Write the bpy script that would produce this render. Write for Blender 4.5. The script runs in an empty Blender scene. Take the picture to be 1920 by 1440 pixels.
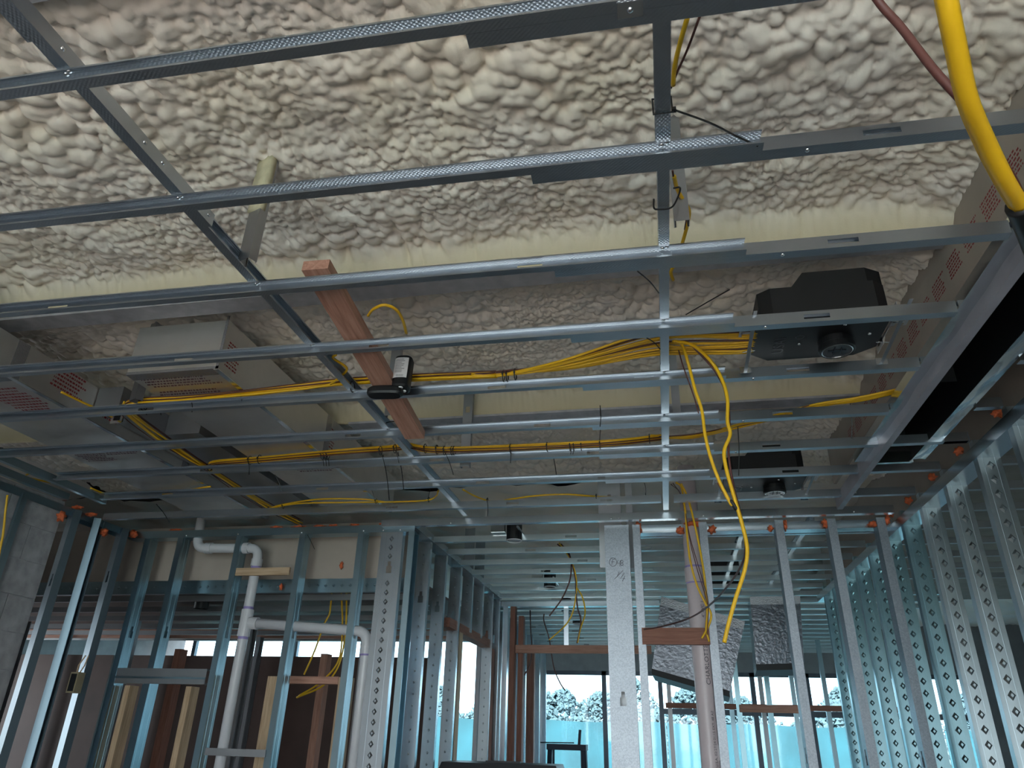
import bpy, bmesh, math, random
import numpy as np
from mathutils import Vector, Matrix

random.seed(7)
scene = bpy.context.scene
COL = scene.collection

# ------------------------------------------------------------------ camera
EYE = 1.5                       # eye height above the slab
FPX = 1332.0                    # focal length in pixels of the 1920 x 1440 frame
def _n(v): return v / np.linalg.norm(v)
_yd = _n(np.array([292.0, 665.0, FPX]))
_zd = np.array([76.0, -2702.0, FPX]); _zd = _n(_zd - _zd.dot(_yd) * _yd)
_xd = np.cross(_yd, _zd)
if _xd[0] < 0: _xd = -_xd
RC = np.array([_xd, _yd, _zd])  # camera (right, down, forward) -> world
cam_d = bpy.data.cameras.new('camera')
cam = bpy.data.objects.new('camera', cam_d); COL.objects.link(cam)
m = Matrix.Identity(4)
for r in range(3):
    m[r][0] = RC[r][0]; m[r][1] = -RC[r][1]; m[r][2] = -RC[r][2]
m[2][3] = EYE
cam.matrix_world = m
cam_d.sensor_width = 36.0; cam_d.sensor_fit = 'HORIZONTAL'
cam_d.lens = FPX / 1920.0 * 36.0
cam_d.clip_start = 0.02; cam_d.clip_end = 400
scene.camera = cam

# ------------------------------------------------------------------ world
w = bpy.data.worlds.new('sky'); scene.world = w; w.use_nodes = True
nt = w.node_tree; nt.nodes.clear()
wo = nt.nodes.new('ShaderNodeOutputWorld'); bg = nt.nodes.new('ShaderNodeBackground')
tc = nt.nodes.new('ShaderNodeTexCoord'); sp = nt.nodes.new('ShaderNodeSeparateXYZ')
rp = nt.nodes.new('ShaderNodeValToRGB')
nt.links.new(tc.outputs['Generated'], sp.inputs[0]); nt.links.new(sp.outputs['Z'], rp.inputs[0])
e = rp.color_ramp.elements
e[0].position = 0.0; e[0].color = (0.88, 0.95, 1.0, 1)       # overcast, white at the horizon
e[1].position = 0.9; e[1].color = (0.58, 0.78, 1.0, 1)
nt.links.new(rp.outputs[0], bg.inputs['Color']); bg.inputs['Strength'].default_value = 5.0
nt.links.new(bg.outputs[0], wo.inputs[0])

# ------------------------------------------------------------------ daylight
def portal(name, loc, rot, sx, sy):
    l = bpy.data.lights.new(name, 'AREA'); l.shape = 'RECTANGLE'; l.size = sx; l.size_y = sy
    l.cycles.is_portal = True
    o = bpy.data.objects.new(name, l); COL.objects.link(o); o.location = loc; o.rotation_euler = rot
    return o
# openings of the building that the sky shines through (portals only steer the sampling)
portal('portal_rear', (-0.7, -2.62, 1.55), (-math.pi/2, 0, 0), 4.2, 2.95)
portal('portal_rear_right', (3.1, -2.62, 1.35), (-math.pi/2, 0, 0), 1.0, 1.5)
portal('portal_far', (-1.0, 12.2, 1.4), (math.pi/2, 0, 0), 9.0, 2.4)
portal('portal_right', (5.4, 6.2, 1.5), (0, math.pi/2, 0), 1.5, 3.0)

sun_d = bpy.data.lights.new('sun', 'SUN'); sun_d.energy = 34.0; sun_d.angle = math.radians(2.0); sun_d.color = (1.0, 0.95, 0.88)
sun = bpy.data.objects.new('sun', sun_d); COL.objects.link(sun)          # low sun behind the viewer, falls on the slab inside the rear glazing
sun.rotation_euler = Vector((0.12, 1.0, -0.85)).to_track_quat('-Z', 'Y').to_euler()

vs = scene.view_settings
vs.view_transform = 'Standard'; vs.look = 'None'; vs.gamma = 1.0; vs.use_curve_mapping = False
vs.exposure = 0.5

# ------------------------------------------------------------------ picking points of the place
HG = 1.22                       # ceiling grid above the eye
ZG = EYE + HG                   # underside of the ceiling grid
def ray(px, py): return RC @ np.array([px - 960.0, py - 720.0, FPX])
def at_z(px, py, z):
    r = ray(px, py); p = r * ((z - EYE) / r[2]); return Vector((p[0], p[1], z))
def at_y(px, py, y):
    r = ray(px, py); p = r * (y / r[1]); return Vector((p[0], y, p[2] + EYE))
def at_x(px, py, x):
    r = ray(px, py); p = r * (x / r[0]); return Vector((x, p[1], p[2] + EYE))

# ------------------------------------------------------------------ mesh helpers
class MB:
    def __init__(s): s.v = []; s.f = []
    def add(s, vs_, fs, M=None):
        b = len(s.v)
        for p in vs_:
            p = Vector(p)
            s.v.append(tuple(M @ p) if M is not None else tuple(p))
        s.f += [tuple(b + i for i in f) for f in fs]
        return s
    def box(s, a, b, M=None):
        x0, y0, z0 = (min(a[i], b[i]) for i in range(3)); x1, y1, z1 = (max(a[i], b[i]) for i in range(3))
        return s.add([(x0,y0,z0),(x1,y0,z0),(x1,y1,z0),(x0,y1,z0),(x0,y0,z1),(x1,y0,z1),(x1,y1,z1),(x0,y1,z1)],
              [(0,3,2,1),(4,5,6,7),(0,1,5,4),(1,2,6,5),(2,3,7,6),(3,0,4,7)], M)
    def prism(s, poly, h0, h1, M=None):          # polygon in xy, extruded in z
        n = len(poly)
        vs_ = [(p[0], p[1], h0) for p in poly] + [(p[0], p[1], h1) for p in poly]
        fs = [tuple(range(n - 1, -1, -1)), tuple(range(n, 2 * n))] + [(i, (i + 1) % n, n + (i + 1) % n, n + i) for i in range(n)]
        return s.add(vs_, fs, M)
    def bar(s, p, q, wd, ht, up=(0, 0, 1)):      # rectangular bar between two points
        p = Vector(p); q = Vector(q); d = q - p; L = d.length; d.normalize()
        u = Vector(up); u = (u - u.dot(d) * d)
        if u.length < 1e-4: u = Vector((0, 1, 0)) - d.y * d
        u.normalize(); r = d.cross(u)
        M = Matrix((( d.x, r.x, u.x, p.x), (d.y, r.y, u.y, p.y), (d.z, r.z, u.z, p.z), (0, 0, 0, 1)))
        return s.box((0, -wd / 2, -ht / 2), (L, wd / 2, ht / 2), M)
    def tube(s, pts, r, n=8, closed=False, cap=True):
        pts = [Vector(p) for p in pts]; N = len(pts); b = len(s.v)
        up = None
        for i, p in enumerate(pts):
            if closed: t = pts[(i + 1) % N] - pts[i - 1]
            else: t = pts[min(i + 1, N - 1)] - pts[max(i - 1, 0)]
            if t.length < 1e-9: t = Vector((0, 0, 1))
            t.normalize()
            if up is None:
                up = Vector((0, 0, 1)) if abs(t.z) < 0.9 else Vector((1, 0, 0))
            u = up - up.dot(t) * t; u.normalize(); up = u
            k = t.cross(u); rr = r[i] if isinstance(r, (list, tuple)) else r
            for j in range(n):
                a = 2 * math.pi * j / n
                s.v.append(tuple(p + (u * math.cos(a) + k * math.sin(a)) * rr))
        for i in range(N if closed else N - 1):
            for j in range(n):
                a = b + i * n + j; c = b + i * n + (j + 1) % n
                i2 = (i + 1) % N
                s.f.append((a, b + i2 * n + j, b + i2 * n + (j + 1) % n, c))
        if cap and not closed:
            s.f.append(tuple(b + j for j in range(n))); s.f.append(tuple(b + (N - 1) * n + j for j in range(n - 1, -1, -1)))
        return s
    def lathe(s, prof, n=20, M=None):            # profile (r, z) about z
        b = len(s.v); k = len(prof)
        vs_ = []; fs = []
        for i in range(n):
            a = 2 * math.pi * i / n
            for r, z in prof: vs_.append((r * math.cos(a), r * math.sin(a), z))
        for i in range(n):
            i2 = (i + 1) % n
            for j in range(k - 1): fs.append((i * k + j, i2 * k + j, i2 * k + j + 1, i * k + j + 1))
        return s.add(vs_, fs, M)
    def mesh(s, name, mat, smooth=False):
        me = bpy.data.meshes.new(name); me.from_pydata(s.v, [], s.f)
        if mat: me.materials.append(mat)
        if smooth: me.polygons.foreach_set('use_smooth', [True] * len(me.polygons))
        me.update(); return me
    def build(s, name, mat, parent=None, M=None, smooth=False):
        return link(name, s.mesh(name, mat, smooth), parent, M)

def link(name, me, parent=None, M=None):
    o = bpy.data.objects.new(name, me); COL.objects.link(o)
    if parent is not None: o.parent = parent
    if M is not None: o.matrix_local = M
    return o
def tag(o, label=None, cat=None, group=None, kind=None):
    if label: o['label'] = label
    if cat: o['category'] = cat
    if group: o['group'] = group
    if kind: o['kind'] = kind
    return o
def empty(name, loc=(0, 0, 0), rz=0.0):
    o = bpy.data.objects.new(name, None); COL.objects.link(o); o.location = loc; o.rotation_euler = (0, 0, rz)
    o.empty_display_size = 0.05
    return o
def frame(o, x, y):                              # matrix from origin, x axis and approximate y axis
    x = Vector(x).normalized(); y = Vector(y); y = (y - y.dot(x) * x).normalized(); z = x.cross(y)
    return Matrix(((x.x, y.x, z.x, o[0]), (x.y, y.y, z.y, o[1]), (x.z, y.z, z.z, o[2]), (0, 0, 0, 1)))
def smooth_curve(pts, n=8):                      # Catmull-Rom through points
    P = [Vector(p) for p in pts]
    if len(P) < 3: return P
    out = []
    for i in range(len(P) - 1):
        a = P[i - 1] if i > 0 else P[0] * 2 - P[1]; b = P[i]; c = P[i + 1]; d = P[i + 2] if i + 2 < len(P) else P[-1] * 2 - P[-2]
        for k in range(n):
            t = k / n
            out.append(0.5 * ((2 * b) + (c - a) * t + (2 * a - 5 * b + 4 * c - d) * t * t + (3 * b - 3 * c + d - a) * t ** 3))
    out.append(P[-1]); return out

# ------------------------------------------------------------------ materials
class NT:
    def __init__(s, name):
        s.m = bpy.data.materials.new(name); s.m.use_nodes = True; s.t = s.m.node_tree
        s.b = s.t.nodes['Principled BSDF']; s.N = s.t.nodes; s.L = s.t.links
        s._co = None
    def n(s, typ, **kw):
        q = s.N.new(typ)
        for k, v in kw.items(): setattr(q, k, v)
        return q
    def co(s, which='Object', scale=(1, 1, 1)):
        t = s.n('ShaderNodeTexCoord'); mp = s.n('ShaderNodeMapping'); mp.inputs['Scale'].default_value = scale
        s.L.new(t.outputs[which], mp.inputs[0]); return mp.outputs[0]
    def noise(s, co, scale, detail=3, rough=0.5):
        q = s.n('ShaderNodeTexNoise'); q.inputs['Scale'].default_value = scale; q.inputs['Detail'].default_value = detail
        q.inputs['Roughness'].default_value = rough; s.L.new(co, q.inputs['Vector']); return q.outputs['Fac']
    def ramp(s, fac, stops):
        q = s.n('ShaderNodeValToRGB'); el = q.color_ramp.elements
        while len(el) < len(stops): el.new(0.5)
        for i, (p, c) in enumerate(stops):
            el[i].position = p; el[i].color = (*c, 1) if len(c) == 3 else c
        s.L.new(fac, q.inputs[0]); return q.outputs[0]
    def math(s, op, a, b=None):
        q = s.n('ShaderNodeMath', operation=op)
        for i, x in enumerate((a, b)):
            if x is None: continue
            if isinstance(x, (int, float)): q.inputs[i].default_value = x
            else: s.L.new(x, q.inputs[i])
        return q.outputs[0]
    def bump(s, h, strength=0.3, dist=0.001):
        q = s.n('ShaderNodeBump'); q.inputs['Strength'].default_value = strength; q.inputs['Distance'].default_value = dist
        s.L.new(h, q.inputs['Height']); s.L.new(q.outputs[0], s.b.inputs['Normal']); return q
    def set(s, **kw):
        for k, v in kw.items():
            i = s.b.inputs[k.replace('_', ' ')]
            if hasattr(v, 'links'): s.L.new(v, i)
            elif isinstance(v, tuple) and len(v) == 3: i.default_value = (*v, 1)
            else: i.default_value = v
        return s
def plain(name, col, rough=0.5, metal=0.0, var=0.12, sc=6.0, bump=0.0, bsc=60.0):
    t = NT(name); co = t.co('Object'); f = t.noise(co, sc, 4)
    lo = tuple(c * (1 - var) for c in col); hi = tuple(min(1, c * (1 + var)) for c in col)
    t.set(Base_Color=t.ramp(f, [(0.3, lo), (0.7, hi)]), Roughness=rough, Metallic=metal)
    if bump: t.bump(t.noise(co, bsc, 3), bump, 0.002)
    return t.m
def galv(name, col=(0.62, 0.655, 0.69), rough=0.34, knurl=False, spangle=0.0):
    t = NT(name); co = t.co('Object')
    f = t.noise(co, 9.0, 5, 0.6)
    base = t.ramp(f, [(0.25, tuple(c * 0.94 for c in col)), (0.75, tuple(min(1, c * 1.05) for c in col))])
    if spangle:
        v = t.n('ShaderNodeTexVoronoi'); v.inputs['Scale'].default_value = 160.0; t.L.new(co, v.inputs['Vector'])
        sx = t.n('ShaderNodeSeparateColor'); t.L.new(v.outputs['Color'], sx.inputs[0])
        rr = rough + spangle * 0.3
        mx = t.n('ShaderNodeMixRGB', blend_type='MULTIPLY'); mx.inputs[0].default_value = 0.55
        t.L.new(base, mx.inputs[1]); t.L.new(t.ramp(sx.outputs[1], [(0, (0.6, 0.6, 0.62)), (1, (1, 1, 1))]), mx.inputs[2]); base = mx.outputs[0]
    else:
        rr = rough
    t.set(Base_Color=base, Roughness=rr, Metallic=1.0)
    if knurl:
        s = t.n('ShaderNodeSeparateXYZ'); t.L.new(co, s.inputs[0])
        gx = t.math('SINE', t.math('MULTIPLY', s.outputs['X'], 2 * math.pi / 0.011))
        gy = t.math('SINE', t.math('MULTIPLY', s.outputs['Y'], 2 * math.pi / 0.009))
        g = t.n('ShaderNodeNewGeometry'); vt = t.n('ShaderNodeVectorTransform', vector_type='NORMAL', convert_from='WORLD', convert_to='OBJECT')
        t.L.new(g.outputs['True Normal'], vt.inputs[0]); sn = t.n('ShaderNodeSeparateXYZ'); t.L.new(vt.outputs[0], sn.inputs[0])
        mask = t.math('GREATER_THAN', t.math('ABSOLUTE', sn.outputs['Z']), 0.5)
        t.bump(t.math('MULTIPLY', t.math('MULTIPLY', gx, gy), mask), 0.24, 0.0012)
    return t.m
M_ = {}
M_['galv'] = galv('galvanized_steel', (0.54, 0.59, 0.64), 0.26)
M_['galv_knurl'] = galv('knurled_galvanized_steel', (0.50, 0.55, 0.61), 0.28, knurl=True)
M_['galv_blue'] = galv('bluish_galvanized_steel', (0.34, 0.46, 0.52), 0.28)
M_['galv_spangle'] = galv('spangled_galvanized_steel', (0.31, 0.335, 0.37), 0.38, spangle=0.18)
M_['galv_bright'] = galv('bright_sheet_steel', (0.70, 0.74, 0.76), 0.16)
M_['galv_dull'] = galv('dull_galvanized_steel', (0.40, 0.41, 0.43), 0.45)
M_['screw'] = plain('zinc_screw', (0.75, 0.77, 0.8), 0.22, 1.0, 0.05)
M_['black'] = plain('black_enamel', (0.006, 0.007, 0.009), 0.5, 0.0, 0.2)
M_['black_tie'] = plain('black_nylon', (0.010, 0.010, 0.011), 0.4)
M_['yellow'] = plain('yellow_cable_jacket', (0.80, 0.47, 0.012), 0.38, 0, 0.05)
M_['brown_wire'] = plain('brown_wire_jacket', (0.10, 0.032, 0.027), 0.45)
M_['pvc'] = plain('white_pvc', (0.62, 0.63, 0.67), 0.3, 0, 0.04)
M_['pvc_pink'] = plain('pinkish_pvc', (0.62, 0.54, 0.57), 0.35, 0, 0.05)
M_['sealant'] = plain('orange_fire_sealant', (0.62, 0.13, 0.045), 0.7, 0, 0.35, 40, 0.6, 90)
M_['concrete'] = plain('concrete_slab', (0.24, 0.225, 0.21), 0.7, 0, 0.25, 1.5, 0.2)
M_['block'] = plain('grey_block', (0.36, 0.36, 0.38), 0.9, 0, 0.2, 14, 0.5, 120)
# ================================================================== setting
XW, XL, YB = 1.40, -3.70, 4.44       # right stud wall, left wall, back partition
ZF = EYE + 1.65                      # mean underside of the sprayed foam
YR, YF = -2.65, 12.3                  # rear glazing line, far glazed wall

tag(MB().box((-9, -6, -0.2), (7, 13.2, 0)).build('floor', M_['concrete']), 'grey concrete slab under the whole storey', 'floor', kind='structure')

# sprayed foam ceiling: lumpy relief built as real geometry
def hash2(ix, iy, s):
    h = (ix.astype(np.int64) * 374761393 + iy.astype(np.int64) * 668265263 + s * 1442695041) & 0x7fffffff
    h = ((h ^ (h >> 13)) * 1274126177) & 0x7fffffff
    return ((h ^ (h >> 16)) & 0xffff) / 65535.0
def domes(x, y, s):                  # rounded cells with creases between them
    ix = np.floor(x); iy = np.floor(y); best = np.zeros(x.shape)
    for dx in (-1, 0, 1):
        for dy in (-1, 0, 1):
            cx_ = ix + dx; cy_ = iy + dy
            px = cx_ + 0.1 + 0.8 * hash2(cx_, cy_, s); py = cy_ + 0.1 + 0.8 * hash2(cx_, cy_, s + 5)
            d = (x - px) ** 2 + (y - py) ** 2
            h = hash2(cx_, cy_, s + 9)
            R2 = (0.48 + 0.36 * h) ** 2
            best = np.maximum(best, np.sqrt(np.maximum(R2 - d, 0)))     # union of spheres of different size
    return best
def vnoise(x, y, s):
    ix = np.floor(x); iy = np.floor(y); fx = x - ix; fy = y - iy
    fx = fx * fx * (3 - 2 * fx); fy = fy * fy * (3 - 2 * fy)
    a = hash2(ix, iy, s); b = hash2(ix + 1, iy, s); c = hash2(ix, iy + 1, s); d = hash2(ix + 1, iy + 1, s)
    return (a * (1 - fx) + b * fx) * (1 - fy) + (c * (1 - fx) + d * fx) * fy
def fbm(x, y, s):
    return vnoise(x, y, s) * 0.55 + vnoise(x * 2.1, y * 2.1, s + 1) * 0.28 + vnoise(x * 4.3, y * 4.3, s + 2) * 0.17
BEAMS = [2.17, 3.45]    # steel joists that run across, half buried in foam
ZBEAM = EYE + 1.53
def foam_drop(X, Y):
    wx = X + 0.10 * (fbm(X * 3, Y * 3, 11) - 0.5); wy = Y + 0.10 * (fbm(X * 3, Y * 3, 17) - 0.5)
    big = fbm(X * 1.6 + 3, Y * 2.2, 21) - 0.45
    sel = fbm(X * 2.3, Y * 2.3, 31)
    a = domes(wx * 21, wy * 20, 41); b = domes(wx * 38 + 5, wy * 36, 51); c = domes(wx * 10, wy * 9.5, 61)
    t = np.clip((sel - 0.36) / 0.22, 0, 1)
    bumps = c * 0.012 + a * 0.040 * t + b * 0.026 * (1 - 0.8 * t)
    d = bumps - 0.035 + big * 0.07 + 0.09 * np.clip((X - 0.72) / 0.33, 0, 1) ** 2
    for yb in BEAMS:                 # smooth thin coat where foam climbs onto each joist
        q = Y - yb
        near = np.exp(-((q + 0.025) / 0.042) ** 2)
        cover = np.clip((X - 0.15) * 2.0, 0, 1) * (1.0 if abs(yb - 2.17) < .01 else 0.0)
        d = d * (1 - 0.9 * near) + near * (0.112 + 0.02 * cover + 0.012 * (fbm(X * 4, Y * 9, 71) - 0.5))
        far_ = np.exp(-((q - 0.16) / 0.07) ** 2) ; d = d + far_ * 0.03
    pocket = (X > -3.2) & (X < -1.58) & (Y > 2.16)
    return np.where(pocket, np.minimum(d, 0.115), d)
def foam(name, x0, x1, y0, y1, st, z, mat, drop=foam_drop):
    nx = int((x1 - x0) / st); ny = int((y1 - y0) / st)
    X, Y = np.meshgrid(np.linspace(x0, x1, nx), np.linspace(y0, y1, ny))
    Z = z - drop(X, Y)
    V = np.stack([X, Y, Z], -1).reshape(-1, 3)
    idx = np.arange(nx * ny).reshape(ny, nx)
    F = np.stack([idx[:-1, :-1], idx[1:, :-1], idx[1:, 1:], idx[:-1, 1:]], -1).reshape(-1, 4)
    me = bpy.data.meshes.new(name); me.vertices.add(len(V)); me.vertices.foreach_set('co', V.ravel())
    me.loops.add(F.size); me.loops.foreach_set('vertex_index', F.ravel().astype(np.int32))
    me.polygons.add(len(F)); me.polygons.foreach_set('loop_start', np.arange(0, F.size, 4, dtype=np.int32))
    at_ = me.attributes.new('skin', 'FLOAT', 'POINT')
    sk = np.zeros(X.shape)
    for yb in BEAMS: sk = np.maximum(sk, np.exp(-((Y - yb + 0.035) / 0.06) ** 2))
    at_.data.foreach_set('value', sk.ravel().astype(np.float32))
    me.update(calc_edges=True); me.polygons.foreach_set('use_smooth', [True] * len(F)); me.materials.append(mat)
    return link(name, me)
t = NT('sprayed_foam'); co = t.co('Object')
c1 = t.ramp(t.noise(co, 2.6, 4), [(0.3, (0.82, 0.77, 0.72)), (0.5, (0.86, 0.78, 0.70)), (0.72, (0.84, 0.75, 0.62))])
s_ = t.n('ShaderNodeSeparateXYZ'); t.L.new(co, s_.inputs[0])
sk_ = t.n('ShaderNodeAttribute', attribute_name='skin'); mxs = t.n('ShaderNodeMixRGB'); t.L.new(sk_.outputs['Fac'], mxs.inputs[0]); t.L.new(c1, mxs.inputs[1]); mxs.inputs[2].default_value = (0.58, 0.50, 0.33, 1)
t.set(Base_Color=mxs.outputs[0], Roughness=0.62); t.bump(t.noise(co, 190, 3), 0.22, 0.002)
M_['foam'] = t.m
tag(foam('ceiling', -4.3, 1.75, 0.0, 4.9, 0.0068, ZF, M_['foam']), 'cream sprayed foam insulation, lumpy and unpainted, over the framing', 'ceiling', kind='structure')
tag(foam('ceiling_beyond', -9, 7, 4.9, 13.0, 0.06, ZF, M_['foam'], lambda X, Y: (fbm(X * 5, Y * 5, 3) - 0.5) * 0.12 + 0.02 * domes(X * 7, Y * 7, 4)), 'cream sprayed foam over the far rooms', 'ceiling', kind='structure')
for k, (a, b) in enumerate((((-9, -6), (7, 0.0)), ((1.75, 0.0), (7, 4.9)), ((-9, 0.0), (-4.3, 4.9)))):
    tag(foam('ceiling_side', a[0], b[0], a[1], b[1], 0.06, ZF, M_['foam'], lambda X, Y: (fbm(X * 5, Y * 5, 3) - 0.5) * 0.12), 'cream sprayed foam outside the framed ceiling', 'ceiling', kind='structure')
tag(MB().box((1.52, -2.6, ZG + 0.26), (5.4, 9.0, ZG + 0.275)).build('ceiling_shade_board', plain('darkened_board', (0.22, 0.19, 0.17), 0.85)), 'dark brown board added under the foam to dim the room beyond the right wall', 'ceiling', kind='structure')  # dark board added so the room beyond does not show bright foam
tag(MB().box((-9.1, -6.1, ZF + 0.12), (7.1, 13.2, ZF + 0.3)).build('roof_deck', M_['concrete']), 'concrete deck above the sprayed foam', 'roof', kind='structure')
M_['joist'] = plain('grey_joist_paint', (0.40, 0.39, 0.42), 0.5, 0.3, 0.15, 20, 0.2)
for yb, zo in ((0.86, 0.075), (2.17, 0), (3.45, 0)):
    jx = -1.64 if yb > 3 else -4.3
    tag(MB().box((jx, yb - 0.045, ZBEAM + zo), (1.72, yb + 0.05, ZBEAM + zo + 0.012)).box((jx, yb - 0.005, ZBEAM + zo + 0.012), (1.72, yb + 0.005, ZBEAM + 0.2)).build('steel_joist', M_['joist']),
        'grey steel joist flange showing under the foam', 'joist', 'steel joists running across above the grid')

# outer walls with glazed openings (rear one is behind the viewer and lights the room, left one is added to light the rear room)
M_['wallpaint'] = plain('grey_board', (0.26, 0.26, 0.27), 0.8)
tag(MB().box((-9, YR - 0.2, 0), (-2.8, YR, ZF + .1)).box((1.4, YR - 0.2, 0), (2.6, YR, ZF + .1)).box((3.6, YR - 0.2, 0), (7, YR, ZF + .1)).box((2.6, YR - 0.2, 2.1), (3.6, YR, ZF + .1)).box((2.6, YR - 0.2, 0), (3.6, YR, 0.6)).box((-2.8, YR - 0.2, 3.02), (1.4, YR, ZF + .1)).box((-0.05, YR - 0.12, 0), (0.05, YR - 0.02, 3.02)).build('wall_rear', M_['wallpaint']),
    'rear wall with a wide glazed opening', 'wall', kind='structure')
tag(MB().box((-9.2, -6, 0), (-9, 5.0, ZF + .1)).box((-9.2, 7.2, 0), (-9, 13, ZF + .1)).box((-9.2, 5.0, 2.3), (-9, 7.2, ZF + .1)).box((-9.2, 5.0, 0), (-9, 7.2, 0.4)).build('wall_far_left', M_['wallpaint']), 'outer left wall of the storey', 'wall', kind='structure')  # unseen wall; its opening is added to light the rear left room
tag(MB().box((5.4, -6, 0), (5.6, 4.7, ZF + .1)).box((5.4, 7.7, 0), (5.6, 13, ZF + .1)).box((5.4, 4.7, 2.25), (5.6, 7.7, ZF + .1)).box((5.4, 4.7, 0), (5.6, 7.7, 0.75)).build('wall_far_right', M_['wallpaint']), 'outer right wall with a long glazed opening', 'wall', kind='structure')
# ================================================================== steel sections
TH = 0.0014
def section(L, web, fl, lip=0.006, holes=(), th=TH, diamonds=None, dsz=0.012, ribs=False):
    """C section along +x: web in the xz plane at y = 0, flanges towards +y, lips at the flange ends."""
    b = MB()
    cuts = sorted(holes)
    x = 0.0
    for (h0, h1, z0, z1) in cuts:
        if h0 > x: b.box((x, 0, 0), (h0, th, web))
        b.box((h0, 0, 0), (h1, th, z0)); b.box((h0, 0, z1), (h1, th, web)); x = h1
    if x < L: b.box((x, 0, 0), (L, th, web))
    for z, s in ((0, 1), (web, -1)):
        b.box((0, th, z), (L, fl, z + s * th))
        if 0.02 < fl < 0.035 and web < 0.05:      # two rolled ribs along the flange
            for yy in (fl * 0.42, fl * 0.66): b.box((0, yy - 0.0008, z + s * th), (L, yy + 0.0008, z + s * (th + 0.0013)))
        if lip: b.box((0, fl - th, z + s * th), (L, fl, z + s * lip))
    if ribs:
        for zz in (web * 0.24, web * 0.76): b.box((0, -0.0012, zz - 0.002), (L, 0, zz + 0.002))
    if diamonds:
        x = diamonds * 0.6; k = 0
        while x < L - 0.03:
            if not any(h0 - 0.03 < x < h1 + 0.03 for (h0, h1, _, _) in cuts):
                c = web / 2; d = dsz
                # raised diamond seen on both faces
                hh = d * 0.34; w2 = d * 0.8; k2 = 0.42
                for sg, y0 in ((-1, 0.0), (1, th)):
                    o4 = [(x - d, y0, c), (x, y0, c - w2), (x + d, y0, c), (x, y0, c + w2)]
                    i4 = [(x - d * k2, y0 + sg * hh, c), (x, y0 + sg * hh, c - w2 * k2), (x + d * k2, y0 + sg * hh, c), (x, y0 + sg * hh, c + w2 * k2)]
                    fs = [(q, (q + 1) % 4, 4 + (q + 1) % 4, 4 + q) for q in range(4)] + [(4, 5, 6, 7)]
                    if sg < 0: fs = [tuple(reversed(f)) for f in fs]
                    b.add(o4 + i4, fs)
            x += diamonds
    return b
SCREW = MB().lathe([(0, 0.0042), (0.0025, 0.0040), (0.0055, 0.0022), (0.0062, 0), (0.0062, -0.001)], 10).mesh('screw', M_['screw'], True)
def screw(parent, loc, nrm):
    z = Vector(nrm).normalized(); x = Vector((1, 0, 0)) if abs(z.x) < 0.8 else Vector((0, 1, 0))
    return link('screw', SCREW, parent, frame(loc, x, z.cross(x)))

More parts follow.
